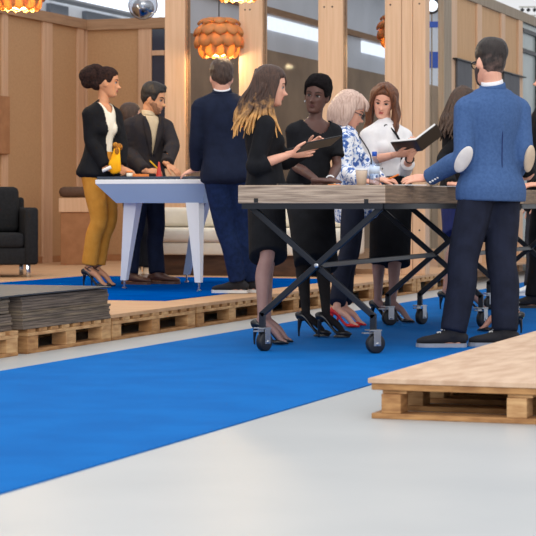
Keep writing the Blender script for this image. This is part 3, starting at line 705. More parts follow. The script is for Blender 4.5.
        for q in (-1, 1):
            ell(bm, h(.077 * q, -.012, -.004), (.008 * f, .021 * f, .033 * f), s.HR @ Matrix.Rotation(-.5 * q, 3, 'Z'), 16); ell(bm, h(.076 * q, .0, -.024), (.007 * f, .012 * f, .015 * f), s.HR, 12)
        tube(bm, [h(0, -.022, -.03), s.spine(.98).lerp(h(0, -.022, -.03), .45)], [r, r], s.sd1, n=16, sub=2)
        c = remesh(bm, .0042, 1)
        me = joinm(a, b, c)
        o = link('body', me, [s.skin, s.legm], s.root, True)
        if s.legm is not s.skin:
            zk = s.P.z - s.root.location.z
            mi = [1 if p.center.z < zk else 0 for p in me.polygons]
            hz = [(s.W[i] - s.root.location) for i in (0, 1)]
            for p, v in zip(me.polygons, mi):
                if v and min((p.center - q).length for q in hz) > .24: p.material_index = 1
        if not s.face: return
        wm = s.sex == 'f'
        for q in (-1, 1):
            bm = bmesh.new(); ell(bm, h(.031 * q, .0735, .003), (.0155 * f, .010 * f, .0075 * f), s.HR @ Matrix.Rotation(-.28 * q, 3, 'Z'), 14)
            e = obj('eye', bm, [M['eyewhite'], M['iris']], s.root, True)
            cc = h(.031 * q, .085, .003) - s.root.location
            for p in e.data.polygons:
                if (p.center - cc).length < .0088 * f: p.material_index = 1
            bm = bmesh.new(); tube(bm, [h(.016 * q, .083, .006), h(.031 * q, .0855, .0115), h(.048 * q, .073, .0065)], [(.0015 * f), .0028 * f, .0015 * f], n=6); obj('eyelashes', bm, M['iris'], s.root, True)
            w = .0028 if wm else .0042
            bm = bmesh.new(); tube(bm, [h(.014 * q, .0895, .025), h(.033 * q, .086, .033), h(.054 * q, .069, .027)], [w * f, w * 1.1 * f, w * .5 * f], n=6); obj('eyebrow', bm, M[brow], s.root, True)
        bm = bmesh.new(); E2 = lambda y, z, rx, ry, rz: ell(bm, h(0, y, z), (rx * f, ry * f, rz * f), s.HR, 12)
        E2(.0855, -.0605, .021, .0095, .0045); E2(.085, -.069, .018, .0095, .0052); obj('lips', bm, M['lipsdark'] if s.skin.name == 'skin_dark' else (M['lips'] if wm else M['lipsman']), s.root, True)
    PROF = [(-.122, .045, .044, .003), (-.119, .064, .018, .022), (-.108, .079, -.004, .038), (-.092, .083, -.028, .049), (-.07, .085, -.05, .058), (-.04, .086, -.078, .067), (-.01, .087, -.098, .0735), (.02, .090, -.106, .076), (.05, .088, -.107, .0755), (.08, .077, -.099, .069), (.105, .056, -.081, .056), (.12, .028, -.056, .037), (.128, -.014, -.016, .003)]
    def headgrid(s, off=None, n=88, m=66):
        T = s.PROF; bm = bmesh.new(); rows = []; man = s.sex == 'm'
        g = lambda u, w: math.exp(-(u / w) ** 2)
        for i in range(m + 1):
            z = .003 - .125 * math.cos(PI * i / m)
            k = max(j for j in range(len(T) - 1) if T[j][0] <= z + 1e-9); k0, k3 = max(0, k - 1), min(len(T) - 1, k + 2); t = (z - T[k][0]) / (T[k + 1][0] - T[k][0])
            yf, yb, hw = ((T[k][q] + (T[k + 1][q] - T[k][q]) * t) if k in (0, len(T) - 2) else cat(T[k0][q], T[k][q], T[k + 1][q], T[k3][q], t) for q in (1, 2, 3))
            if man and z < -.03: hw *= 1.07
            row = []; mid = (yf + yb) / 2; hd_ = (yf - yb) / 2
            for j in range(n):
                al = 2 * PI * j / n; sx, cy = math.sin(al), math.cos(al)
                e = 2 / 2.25; x = hw * math.copysign(abs(sx) ** e, sx); y = mid + hd_ * math.copysign(abs(cy) ** e, cy)
                if cy > 0 and off is None:
                    ax = abs(x); tz = (z + .034)
                    nz = (.026 if man else .022) * g(tz, .014) * g(x, .0125) + (.014 * g(x, .0095) * max(0, min(1, (.032 - z) / .05)) * (1 if z > -.034 else g(tz, .009))) + .006 * g(z + .036, .009) * g(ax - .013, .007)
                    y += nz - .010 * g(ax - .031, .017) * g(z - .004, .014) + (.0045 if man else .002) * g(ax - .03, .022) * g(z - .03, .010) + .004 * g(ax - .045, .016) * g(z + .022, .016)
                    y += .006 * g(x, .02) * g(z + .065, .011) - .003 * g(x, .016) * g(z + .081, .008) + .005 * g(x, .018) * g(z + .101, .012)
                if off is not None:
                    q = off(abs(al if al <= PI else 2 * PI - al), z, x); v = Vector((x, y - mid * .8, (z - .02) * .9)).normalized()
                    x += v.x * q; y += v.y * q; zz = z + v.z * q
                else: zz = z
                row.append(bm.verts.new(s.h(x, y, zz)))
            rows.append(row)
        for A, B in zip(rows, rows[1:]):
            for j in range(n): bm.faces.new((A[j], A[(j + 1) % n], B[(j + 1) % n], B[j]))
        bm.faces.new(rows[0]); bm.faces.new(rows[-1]); return bm
    def cap(s, m, line, th, top=0.0, name='hair', locks=(), vox=.005, noise=0.0, upper=None, extra=None, smooth=2):
        """hair following the skull; line = hairline heights at 0, 45, 70, 92, 120, 180 degrees from the face"""
        A = [0, 45, 70, 92, 120, 180]; rnd = random.Random(len(s.root.name) + int(s.C.x * 100))
        ph = [rnd.uniform(0, 6) for _ in range(6)]
        def off(al, z, x):
            dg = math.degrees(al); k = max(j for j in range(5) if A[j] <= dg + 1e-6); t = (dg - A[k]) / (A[k + 1] - A[k]); t = t * t * (3 - 2 * t)
            zl = line[k] + (line[k + 1] - line[k]) * t
            u = max(0, min(1, (z - zl) / .012 + .5)); u = u * u * (3 - 2 * u)
            if upper is not None: u *= max(0, min(1, (upper(dg) - z) / .01 + .5))
            w = max(0, min(1, (z - .03) / .09)); q = th + top * w
            if noise: q += noise * (math.sin(al * 9 + ph[0] + z * 60) + math.sin(al * 15 + ph[1] - z * 90) + math.sin(z * 130 + ph[2] + x * 80)) / 3
            return -.007 + (q + .007) * u
        bm = s.headgrid(off)
        if extra: extra(bm)
        me = remesh(bm, vox, smooth)
        bm = bmesh.new(); bm.from_mesh(me)
        for pts, rad in locks: tube(bm, pts, rad, n=7, sub=4)
        bmesh.ops.recalc_face_normals(bm, faces=bm.faces); bm.to_mesh(me); bm.free()
        return link(name, me, m, s.root, True)
    def neckband(s, m, r, z0, z1, name):
        bm = bmesh.new(); nb = s.spine(.97); u = (s.h(0, -.022, -.05) - nb).normalized(); k = s.k
        tube(bm, [nb + u * z0 + dirv(s.phis) * .004, nb + u * (z0 + z1) / 2, nb + u * z1], [r * 1.12 * k, r * 1.04 * k, r * k], s.sd1, n=20, sub=2, cap=.08); return obj(name, bm, m, s.root, True)
    # ---- clothing
    def tc(s, p):                                # torso coordinates: height fraction, to the right, forward
        v = p - s.P; t = v.dot(s.axis) / s.len; q = v - s.axis * v.dot(s.axis); return t, q.dot(s.sd1), q.dot(dirv(s.phis))
    def garment(s, name, m, o, t0, t1, sleeves=(1, 1), flare=None, v=None, label=None, vox=.0085, cuff=0.004, extra=None, scoop=None, so=None, lapel=False):
        bm = bmesh.new(); s.torso(bm, o, t0, t1, flare)
        for i in (0, 1):
            if sleeves[i]: s.arm(bm, i, (o if so is None else so), sleeves[i] if sleeves[i] < 1 else .985, cuff=cuff)
        if extra: extra(bm)
        me = remesh(bm, vox, 4)
        def pred(c):
            t, u, f = s.tc(c)
            if v and f > 0.0 and v[0] < t < 1.2 and abs(u - (v[3] if len(v) > 3 else 0)) < v[2] * (t - v[0]) / (v[1] - v[0]): return True
            if scoop:
                tt = scoop[0] + (abs(u) / scoop[1]) ** 2 * (1.02 - scoop[0])
                if t > (tt if f > -0.02 else .965) and abs(u) < scoop[1] * 1.05: return True
            return False
        if v or scoop: me = cutm(me, pred)
        g = link(name, me, m, s.root, True)
        if v or scoop:
            q = g.modifiers.new('s', 'SOLIDIFY'); q.thickness = .006; q.offset = -1
        if lapel:
            for sg in (-1, 1):
                pts = []
                for q in range(6):
                    t = v[1] - .03 - (v[1] - .03 - v[0]) * q / 5; aa, bb = s.width(min(t, .9)); aa = aa * s.k + o; bb = bb * s.k + o
                    u = v[2] * (t - v[0]) / (v[1] - v[0]) + .014; pts.append(s.spine(t) + s.sd1 * (sg * u) + dirv(s.phis) * (bb * math.sqrt(max(.05, 1 - (u / aa) ** 2)) + .004))
                bm = bmesh.new(); tube(bm, pts, [(.014, .006), (.026, .008), (.03, .008), (.026, .008), (.018, .007), (.006, .006)], s.sd1, n=10, sub=3, cap=.3); obj('lapel', bm, m, s.root, True)
        if label: g['label'] = label
        return g
    def trousers(s, m, top=.3, z_end=None, radii=None, o=.012, name='trousers', loose=1.0):
        bm = bmesh.new(); s.torso(bm, o, -.14, top)
        for i in (0, 1):
            z = (s.floor + .07 + s.heel[i]) if z_end is None else z_end
            r = radii or ((.096, .088, .072, .068, .066, .066) if s.sex == 'm' else (.092, .08, .062, .06, .056, .056))
            s.leg(bm, i, .008 * loose, z, r)
        return link(name, remesh(bm, .0085, 4), m, s.root, True)
    def skirt(s, m, z_hem, top=.42, hem=(.17, .125), name='skirt'):
        bm = bmesh.new(); c = (s.K[0] + s.K[1]) / 2; f = dirv(s.phi)
        pts = [s.spine(top), s.spine(.2), s.P - UP * .02]; w = [s.width(top), s.width(.2), s.width(0)]
        R = [(a * s.k + .012, b * s.k + .012) for a, b in w]
        P2 = s.P.lerp(c, .5); pts.append(P2); R.append((.168 * s.k, .125 * s.k))
        e = s.P.lerp(c, (s.P.z - z_hem) / (s.P.z - c.z)); pts.append(e); R.append(hem)
        tube(bm, pts, R, s.sd0, n=24, sub=4, cap=.1)
        return link(name, remesh(bm, .0085, 3), m, s.root, True)
    def shoe(s, i, kind, m, solem=None, sc=1.0, plat=0.0, straps=False, label=None):
        u = dirv(s.toe[i]); sv = sidev(s.toe[i]); g = s.G[i]; k = s.k * sc; h = s.heel[i]
        if kind == 'flat':
            L = .285 * k; g0 = g - u * (.075 * k); sh = .017
            bm = bmesh.new(); prof = [(0.02, .03, .06), (.14, .037, .088), (.3, .04, .1), (.45, .043, .078), (.65, .05, .056), (.85, .046, .044), (.97, .026, .03)]
            tube(bm, [g0 + u * (L * a) + UP * (sh + hh * k / 2) for a, b, hh in prof], [(b * k, hh * k / 2) for a, b, hh in prof], sv, n=14, sub=3, cap=.6)
            tube(bm, [g + UP * (.06 * k), g + UP * (.125 * k)], [.047 * k, .046 * k], u, n=14, sub=2, cap=.2)
            o = link('shoe', remesh(bm, .006, 3), m, s.root, True)
            bm = bmesh.new(); pr = [(0, .024), (.05, .036), (.2, .041), (.42, .04), (.65, .053), (.85, .048), (.95, .034), (1.0, .012)]
            lo = []; hi = []
            for z, lst in ((0, lo), (sh + .006, hi)):
                for a, b in pr: lst.append(bm.verts.new(g0 + u * (L * a * 1.02 - .003) + sv * (b * k) + UP * z))
                for a, b in reversed(pr): lst.append(bm.verts.new(g0 + u * (L * a * 1.02 - .003) - sv * (b * k) + UP * z))
            bm.faces.new(lo); bm.faces.new(hi)
            for q in range(len(lo)): bm.faces.new((lo[q], lo[(q + 1) % len(lo)], hi[(q + 1) % len(lo)], hi[q]))
            obj('sole', bm, solem or m, o)
            if straps:
                bm = bmesh.new()
                for a in (.36, .44, .52):
                    c = g0 + u * (L * a) + UP * (sh + (.098 - (a - .36) * .2) * k)
                    for q in (-1, 1): tube(bm, [c - sv * (.022 * q), c + UP * .006, c + sv * (.022 * q) + u * .018], [.003] * 3, n=6, sub=2)
                obj('laces', bm, M['sole_white'], o)
        else:
            L = .232 * k; g0 = g - u * (.062 * k)
            def sz(a): return plat + h * (1 if a < .18 else (0.5 + 0.5 * math.cos(PI * (a - .18) / .47) if a < .65 else 0)) + .004
            prof = [(.0, .018, .050), (.1, .028, .062), (.24, .029, .040), (.42, .028, .020), (.58, .034, .022), (.72, .040, .034), (.86, .031, .030), (.96, .014, .018), (1.0, .006, .012)]
            bm = bmesh.new()
            tube(bm, [g0 + u * (L * a) + UP * (sz(a) + hh * k / 2) for a, b, hh in prof], [(b * k, hh * k / 2) for a, b, hh in prof], sv, n=14, sub=3, cap=.5)
            if plat: tube(bm, [g0 + u * (L * a) + UP * (plat / 2 + .004) for a in (.5, .7, .95)], [(.03 * k, plat / 2), (.041 * k, plat / 2), (.014 * k, plat / 2)], sv, n=12, sub=3, cap=.3)
            o = link('shoe', remesh(bm, .005, 2), m, s.root, True)
            if straps:
                bm = bmesh.new()
                for z, t, r in ((.05, .0, .034), (.075, .02, .036), (.10, .0, .033)):
                    c = g + UP * (h + z) + u * t; pts = [c + u * (r * math.cos(x)) + sv * (r * math.sin(x)) + UP * (.02 * math.cos(x) * (1 if t else -1)) for x in [2 * PI * q / 12 for q in range(13)]]
                    tube(bm, pts, [.0045] * 13, n=6, sub=1)
                obj('strap', bm, m, o)
            bm = bmesh.new(); tube(bm, [g0 + u * (L * .1) + UP * (sz(0) + .012), g0 + u * (L * .06) + UP * (h * .5), g0 + u * (L * .065) + UP * .005], [(.02 * k, .018 * k), (.008, .008), (.0055, .0055)], sv, n=10, sub=4, cap=.2); obj('stiletto_heel', bm, m, o, True)
        if label: o['label'] = label
        return o
    def hair(s, m, ells, locks=(), label=None, vox=.006, smooth=3, name='hair'):
        bm = bmesh.new()
        for (x, y, z, rx, ry, rz) in ells: ell(bm, s.h(x, y, z), (rx * s.hs, ry * s.hs, rz * s.hs), s.HR, 20)
        me = remesh(bm, vox, smooth) if ells else bpy.data.meshes.new('h')
        bm = bmesh.new(); bm.from_mesh(me)
        for pts, rad in locks: tube(bm, pts, rad, n=7, sub=4)
        bmesh.ops.recalc_face_normals(bm, faces=bm.faces); bm.to_mesh(me); bm.free()
        o = link(name, me, m, s.root, True)
        if label: o['label'] = label
        return o
    def glasses(s):
        bm = bmesh.new(); h = s.h; f = s.hs
        for q in (-1, 1):
            pts = [h(.034 * q + .027 * math.cos(x), .108 - .012 * abs(math.cos(x) * q + 0) * (1 if math.cos(x) * q > 0 else 0), .002 + .021 * math.sin(x)) for x in [2 * PI * i / 14 for i in range(15)]]
            tube(bm, pts, [.0034 * f] * 15, n=6, sub=1)
            tube(bm, [h(.06 * q, .098, .008), h(.078 * q, .05, .008), h(.082 * q, -.01, .006)], [.003 * f] * 3, n=6)
        tube(bm, [h(-.008, .11, .006), h(.008, .11, .006)], [.003 * f] * 2, n=6, sub=1)
        return obj('glasses', bm, M['black'], s.root, True)
M['hair_fade'] = hairmat('short_dark_hair', (48, 38, 36), (26, 21, 21), (112, 90, 82), 1.87, 1.76)
CAP = [(0, -.03, .058, .083, .098, .086), (0, -.05, .01, .078, .07, .07)]
def strands(s, n, root, path, r0=.011, jit=.012, seed=1):
    """n locks: root(i) -> start point, path(i) -> list of following points"""
    rnd = random.Random(seed); out = []
    for i in range(n):
        f = (i + .5) / n; pts = [root(f)] + path(f); pts = [p + Vector((rnd.uniform(-jit, jit), rnd.uniform(-jit, jit), rnd.uniform(-jit, jit))) * (0.4 + j * .4) for j, p in enumerate(pts)]
        q = len(pts); out.append((pts, [r0 * (1 if j < q - 1 else .25) * (1 - .25 * j / q) for j in range(q)]))
    return out
PF = PZ + 0.005
R_, A_ = RT, FW                                     # picture right, away from the camera
def hd(r, a, u): return R_ * r + A_ * a + UP * u
# ---- woman with the tablet
s = Person('woman in black with long dark-to-golden hair reading a tablet at the table end', 'f', [(262, 345, 92, .095), (267, 343.2, 90, .095)], (266, 180), (262, 112), (270.5, 87), 85, 82, 86, pitch=8, H=1.6, d=12.56, legm='tights_nude',
    arms=[dict(e=(256, 166, -.16), w=(291, 154, -.15), d=hd(1, .1, .12), n=hd(0, -.8, -.6), curl=.15), dict(e=(285, 160, .2), w=(309, 149, .17), d=hd(.7, -.4, .5), n=hd(0, .8, .5), curl=.5)], hs=1.0)
s.garment('blazer', M['black_knit'], .02, -.13, .97, (.66, .86), flare=(.165, .13), so=.024, extra=lambda bm: [ell(bm, s.E[i], (.066, .066, .066)) for i in (0, 1)])
s.skirt(M['black_wool'], .53, .4, (.15, .12))
for i in (0, 1): s.shoe(i, 'pump', M['leather_black'])
h = s.h
lk = strands(s, 46, lambda f: h(.075 * math.cos(PI * (f * 1.5 + .25)) , -.04 - .06 * abs(math.sin(PI * f)), .10 - .04 * abs(f - .5)),
    lambda f: [h(.092 * math.cos(PI * (f * 1.3 - .15)), -.02 - .10 * math.sin(PI * f), .0), h(.098 * math.cos(PI * (f * 1.3 - .15)), -.05 - .12 * math.sin(PI * f), -.11), h(.105 * math.cos(PI * (f * 1.3 - .15)), -.05 - .145 * math.sin(PI * f), -.22 + .02 * math.sin(f * 40)), h(.105 * math.cos(PI * (f * 1.3 - .15)), -.05 - .15 * math.sin(PI * f), -.30 - .05 * math.sin(f * 23))], r0=.013, jit=.006, seed=3)
for k in range(5):
    x = .085 + .008 * k; y = .02 - .035 * k
    lk.append(([h(.07, .01 - .015 * k, .07), h(.086, .01 - .02 * k, -.02), h(x, y, -.12), h(x + .02, y + .03 - .01 * k, -.2), h(x + .03, y + .07 - .02 * k, -.28)], [.012, .013, .012, .010, .003]))
lk.append(([h(-.02, .07, .1), h(-.05, .095, .05), h(-.078, .085, .0), h(-.085, .06, -.07)], [.008, .010, .010, .004]))
for k in range(13):
    y = .035 - .012 * k; g = .01 * math.sin(k * 2.3)
    lk.append(([h(.05, .01 - .006 * k, .115), h(.082, y, .05), h(.09, y - .01, -.03), h(.1 + .5 * abs(g), y - .015, -.11), h(.135, y - .02 + g, -.17), h(.15, y - .02 + .4 * g + (.05 - .009 * k), -.24), h(.152, y - .02 + (.09 - .015 * k), -.30 - .03 * abs(math.sin(k)))], [.010, .013, .013, .012, .011, .009, .002]))
s.cap(M['hair_ombre'], (.075, .066, .03, -.02, -.06, -.075), .010, .010, locks=lk)
t = thing('tablet', 'thin black tablet held by the woman with long golden-tipped hair', 'tablet', at(319, 144, 12.05))
ex = (at(338, 138.5, 12.12) - at(300, 146.5, 12.0)).normalized(); ez = UP.cross(ex) * -1; ez = ex.cross((A_ + UP * -.22).normalized()).normalized(); ey = ez.cross(ex)
bm = bmesh.new(); obox(bm, at(319, 144, 12.06), ex, ey, ez, .245, .17, .009, .003); obj('case', bm, M['black'], t)
bm = bmesh.new(); obox(bm, at(319, 144, 12.06) + ez * .005 * (1 if ez.z > 0 else -1), ex, ey, ez, .225, .15, .002); obj('screen', bm, M['darkglass'], t)
# ---- woman in the black dress
s = Person('woman with cropped black hair in a black wide-neck dress facing the camera', 'f', [(306, 337, 100, .09), (326, 338, 100, .09)], (309, 186), (315, 119), (317, 96.5), 150, 158, 200, pitch=2, roll=-8, H=1.62, skinm='skin_dark', legm='black_tights',
    arms=[dict(e=(295, 165, -.05), w=(317, 180.4, -.44), d=hd(1, -.1, .0), n=hd(0, -.2, 1), curl=.14), dict(e=(337, 166, -.02), w=(330, 180.5, -.4), d=hd(-.8, -.4, -.2), n=hd(.2, -.2, 1), curl=.35)], d=13.38)
s.garment('dress_top', M['black_knit'], .016, .1, .985, (.36, .36), scoop=(.80, .115), cuff=.01)
s.skirt(M['black_knit'], .46, .45, (.15, .12), name='dress_skirt')
for i in (0, 1): s.shoe(i, 'pump', M['leather_black'], plat=.015)
h = s.h
s.cap(M['hair_crop'], (.074, .058, .0, .015, -.03, -.06), .014, .022, noise=.004)
bm = bmesh.new(); w_ = s.W[1]; v = (s.W[1] - s.E[1]).normalized(); a, b = frame(v, UP)
tube(bm, [w_ - v * .015 + a * (.028 * math.cos(x)) + b * (.028 * math.sin(x)) for x in [2 * PI * q / 16 for q in range(17)]], [.006] * 17, n=6, sub=1); tag_ = obj('bracelet', bm, M['white'], s.root, True)
bm = bmesh.new(); ell(bm, h(.08, .005, -.045), (.006, .006, .008)); obj('earring', bm, M['chrome'], s.root, True)
# ---- woman with glasses and red shoes
s = Person('woman with ash blond bob and glasses in a blue floral blouse and red shoes', 'f', [(337, 328, 95, .085), (344, 326.3, 92, .085)], (354, 190), (344, 127), (350.5, 111.5), 88, 92, 96, pitch=24, H=1.54, d=14.32,
    arms=[dict(e=(345, 171, -.18), w=(362, 180.4, -.45), d=hd(1, -.1, -.15), n=hd(0, -.3, 1), curl=.3), dict(e=(368, 168, .0), w=(380, 179.8, -.3), d=hd(1, -.1, -.02), n=hd(0, -.3, 1), curl=.6)])
s.garment('blouse', M['floral'], .024, -.25, .97, (1, 1), flare=(.185, .15), v=(.7, 1, .05))
s.trousers(M['dark_trousers'], .3, .175)
for i in (0, 1): s.shoe(i, 'pump', M['red_leather'])
h = s.h; s.glasses()
lk = []
rnd = random.Random(5)
for i in range(54):
    a = PI / 2 + 1.12 + (2 * PI - 2.24) * i / 53
    x, y = math.cos(a), math.sin(a); e = rnd.uniform(-.008, .008)
    lk.append(([h(.03 * x, -.02 + .03 * y, .142), h(.074 * x, -.02 + .085 * y, .11), h(.098 * x, -.028 + .112 * y, .03), h(.104 * x, -.03 + .118 * y, -.05), h(.092 * x, -.03 + .10 * y, -.115 + e)], [.014, .017, .017, .016, .006]))
for i in range(9):
    u = -.05 + .1 * i / 8; lk.append(([h(u * .4, .02, .14), h(u, .09, .1), h(u * 1.05, .105, .052)], [.012, .013, .006]))
s.cap(M['hair_blond'], (.06, .04, .02, -.03, -.07, -.09), .012, .012, locks=lk)
bm = bmesh.new(); tube(bm, [s.spine(.9) + s.sd1 * .05 + dirv(s.phis) * .09, s.spine(.6) + s.sd1 * .1 + dirv(s.phis) * .16, s.spine(.3) + s.sd1 * .1 + dirv(s.phis) * .135], [.005] * 3, n=6); obj('lanyard', bm, M['black'], s.root)
t = thing('orange_pen', 'orange pen held by the woman with the blond bob, beside the table corner', 'pen', s.W[1]); c = s.W[1] + hd(.075, -.02, .01)
bm = bmesh.new(); tube(bm, [c + hd(-.03, 0, -.01), c + hd(.05, -.02, .025)], [.006, .006], n=8, sub=1); obj('barrel', bm, M['orange'], t)
# ---- woman with the white blouse and book
s = Person('woman in white blouse with black neck ribbon and wavy brown hair reading a book', 'f', [(378, 321.5, 118, .095), (392.5, 322.8, 112, .095)], (391, 178), (385, 122), (383.5, 102), 150, 160, 192, pitch=16, roll=-8, ts=.80, H=1.64, legm='tights_nude', d=14.7,
    arms=[dict(e=(372, 160, -.12), w=(396, 154.5, -.3), d=hd(1, -.05, .1), n=hd(.1, -.6, -.7), curl=.35), dict(e=(405, 170, -.06), w=(410.5, 157, -.28), d=hd(.25, -.2, .9), n=hd(.5, -.6, -.3), curl=.5)])
s.garment('blouse', M['white_blouse'], .018, .22, .985, (.56, .74), cuff=.008)
s.skirt(M['black_wool'], .43, .42, (.16, .12))
for i in (0, 1): s.shoe(i, 'pump', M['leather_black'])
h = s.h
bm = bmesh.new(); f = dirv(s.phis); c = s.spine(.93) + f * .075
for q in (-1, 1):
    tube(bm, [c, c + s.sd1 * (.03 * q) + UP * .012, c + s.sd1 * (.042 * q) - UP * .006, c + s.sd1 * (.02 * q) - UP * .012, c], [.005] * 5, n=6)
tube(bm, [c, s.spine(.8) + f * .125 - s.sd1 * .03, s.spine(.62) + f * .155 - s.sd1 * .05, s.spine(.4) + f * .135 - s.sd1 * .04], [.006, .008, .008, .006], n=6)
obj('neck_ribbon', bm, M['black_wool'], s.root)
lk = []
rnd = random.Random(8)
for q in (-1, 1):
    for i in range(26):
        u = i / 25; a = u * PI * .95; x = math.sin(a) * 1.0; y = .06 - .17 * u
        wv = rnd.uniform(-.01, .01)
        x1 = (.05 + .05 * math.sin(a))
        lk.append(([h(.008 * q, .06 - .12 * u, .135), h((.055 + .03 * x) * q, y + .01, .085), h((.083 + .012 * x) * q, y * .8, .0), h((.09 + .02 * x + .012 * math.sin(i)) * q, y * .8 - .01, -.09), h((.082 + .03 * x) * q, y * .8 - .0 + wv, -.17), h((.095 + .02 * x + .015 * math.sin(i * 2)) * q, y * .8 + .01, -.25 + .3 * wv), h((.08 + .02 * x) * q, y * .8 + .02, -.31 + 2 * wv)], [.012, .015, .016, .016, .015, .012, .004]))
for i in range(16):
    u = i / 15; wv = .014 * math.sin(i * 1.9); y = .055 - .07 * u
    lk.append(([h(-.05, y * .6, .10), h(-.088, y, .05), h(-.097, y + .005, -.03), h(-.112 - wv, y + .02, -.10), h(-.122 + wv, y + .05, -.17), h(-.138 - wv, y + .075, -.24), h(-.125 + wv, y + .09, -.31 - .04 * u)], [.012, .015, .016, .015, .014, .012, .003]))
s.cap(M['hair_brown'], (.078, .06, .03, -.02, -.06, -.08), .010, .012, locks=lk)
bm = bmesh.new(); v = (s.W[1] - s.E[1]).normalized(); a, b = frame(v, UP); w_ = s.W[1] - v * .035
tube(bm, [w_ + a * (.03 * math.cos(x)) + b * (.03 * math.sin(x)) for x in [2 * PI * q / 16 for q in range(17)]], [.007] * 17, n=6, sub=1); ell(bm, w_ - A_ * .03, (.016, .008, .016)); obj('wristwatch', bm, M['black'], s.root, True)
D8 = 14.32
t = thing('open_book', 'open book with black cover held by the woman in the white blouse', 'book', at(419, 146, D8))
mid = at(419, 145.5, D8); ey = (-A_ * .93 + UP * .3 - R_ * .25).normalized()
for e, sg in ((hd(-1, .05, -.02), -1), (hd(.8, .1, .55), 1)):
    ex = (e - ey * e.dot(ey)).normalized(); nz = ex.cross(ey); nz = nz if nz.z > 0 else -nz
    L = .185
    bm = bmesh.new(); obox(bm, mid + ex * (L / 2), ex, ey, nz, L, .235, .006, .002); obj('cover', bm, M['black'], t)
    bm = bmesh.new(); obox(bm, mid + ex * (L / 2 - .003) + nz * .011, ex, ey, nz, L - .01, .226, .016, .003); obj('pages', bm, M['paper'], t)
    if sg > 0:
        bm = bmesh.new(); obox(bm, mid + ex * .03 + nz * .021 - ey * .0, ex, ey, nz, .05, .2, .003); k = obj('yellow_note', bm, M['yellow'], t); k['label'] = 'bright yellow note between the pages'
# ---- dark-haired woman turned away
s = Person('woman seen from behind with long dark wavy hair, left of the man in blue blazer', 'f', [(446, 309.5, 80, .09), (468, 310.5, 84, .09)], (457, 182), (458, 119), (464, 104), 68, 62, 60, pitch=14, H=1.64, d=16.5, legm='tights_nude', face=False,
    arms=[dict(e=(443, 158, -.12), w=(452, 184, -.45), d=hd(1, -.1, -.05), n=hd(0, -.3, 1), curl=.5), dict(e=(478, 158, .12), w=(474, 180, -.1), d=hd(1, .1, 0), n=hd(0, 0, 1))])
s.garment('jacket', M['black_knit'], .02, .0, .97, (1, 1), flare=(.175, .13))
s.skirt(M['navy_skirt'], .60, .3, (.16, .125))
for i in (0, 1): s.shoe(i, 'pump', M['leather_black'])
h = s.h; lk = []
rnd = random.Random(4)
for i in range(56):
    u = i / 55; a = PI * (.95 + 1.1 * u); x = math.cos(a); y = math.sin(a); w1, w2, w3 = (rnd.uniform(-.016, .016) for _ in range(3)); L = rnd.uniform(-.04, .03)
    lk.append(([h(.03 * x, -.03 + .03 * y, .138), h(.08 * x, -.025 + .085 * y, .08), h((.092 + w1 * .4) * x, -.035 + .10 * y, .0), h((.10 + w2) * x, -.04 + (.10 + w1) * y, -.09), h((.125 + w1) * x, -.045 + (.11 + w2) * y, -.17), h((.112 + w3) * x, -.05 + (.115 + w1) * y, -.25 + L), h((.135 + w2) * x, -.05 + (.125 + w3) * y, -.31 + L)], [.012, .014, .014, .014, .013, .010, .002]))
s.cap(M['hair_dark'], (.075, .06, .03, -.02, -.06, -.08), .012, .012, locks=lk)
t = thing('pencil', 'yellow pencil in the hand resting on the table beside the blue blazer', 'pencil', s.W[0]); c = s.W[0] + hd(.085, -.03, .0)
bm = bmesh.new(); tube(bm, [c + hd(-.035, 0, -.018), c + hd(.06, -.01, .03)], [.005, .005], n=6, sub=1); obj('shaft', bm, M['yellow'], t)
# ---- man in the blue blazer
s = Person('bearded man in blue blazer with pale elbow patches leaning on the worktable', 'm', [(505, 346.3, 278), (453, 347, 272)], (491, 204), (493, 88), (489.5, 64.5), 330, 338, 332, pitch=4, roll=8, H=1.83, d=12.15, floor=.006,
    arms=[dict(e=(523, 156, .0), w=(507, 184, .36), d=hd(-.5, .6, -.1), n=hd(0, 0, 1)), dict(e=(463, 157, -.12), w=(428.5, 178, .08), d=hd(-1, .05, -.06), n=hd(-.1, -.45, .85), curl=.2)], hs=1.02, lips=True, shw=.182, ts=.80)
def lap(bm):
    ell(bm, s.spine(.97), (.085, .075, .03), Matrix((s.sd1, dirv(s.phis), UP)).transposed())
s.garment('blazer', M['blue_blazer'], .022, -.15, .98, (1, 1), flare=(.204, .155), v=(.45, 1, .06))
s.neckband(M['white_shirt'], .066, 0, .062, 'shirt_collar'); s.neckband(M['blue_blazer'], .078, -.02, .04, 'blazer_collar')
s.trousers(M['dark_trousers'], .25, .1, (.1, .097, .084, .08, .076, .07))
for i in (0, 1): s.shoe(i, 'flat', M['suede'], M['sole_grey'], straps=True, sc=1.02)
for i, m in ((1, 'patch_grey'), (0, 'patch_beige')):
    v = (s.W[i] - s.E[i]).normalized(); u = (s.E[i] - s.S[i]).normalized(); ax = (u + v).normalized()
    out = (-A_ * .9 + (R_ * .12 if i == 1 else R_ * .8)); out = (out - ax * out.dot(ax)).normalized()
    Mx = Matrix((out, ax.cross(out) * -1, ax)).transposed()
    bm = bmesh.new(); ell(bm, s.E[i] + out * .05, (.024, .044, .09), Mx, 20); obj('elbow_patch', bm, M[m], s.root, True)['label'] = 'pale oval elbow patch'
bm = bmesh.new(); v = (s.W[1] - s.E[1]).normalized(); o_ = (-A_ - UP * .3); o_ = (o_ - v * o_.dot(v)).normalized()
for q in range(4): ell(bm, s.W[1] - v * (.03 + .022 * q) + o_ * .05 - v.cross(o_) * .01, (.009, .009, .009), n=8)
obj('cuff_buttons', bm, M['white'], s.root, True)
bm = bmesh.new(); aa, bb = .2, .15
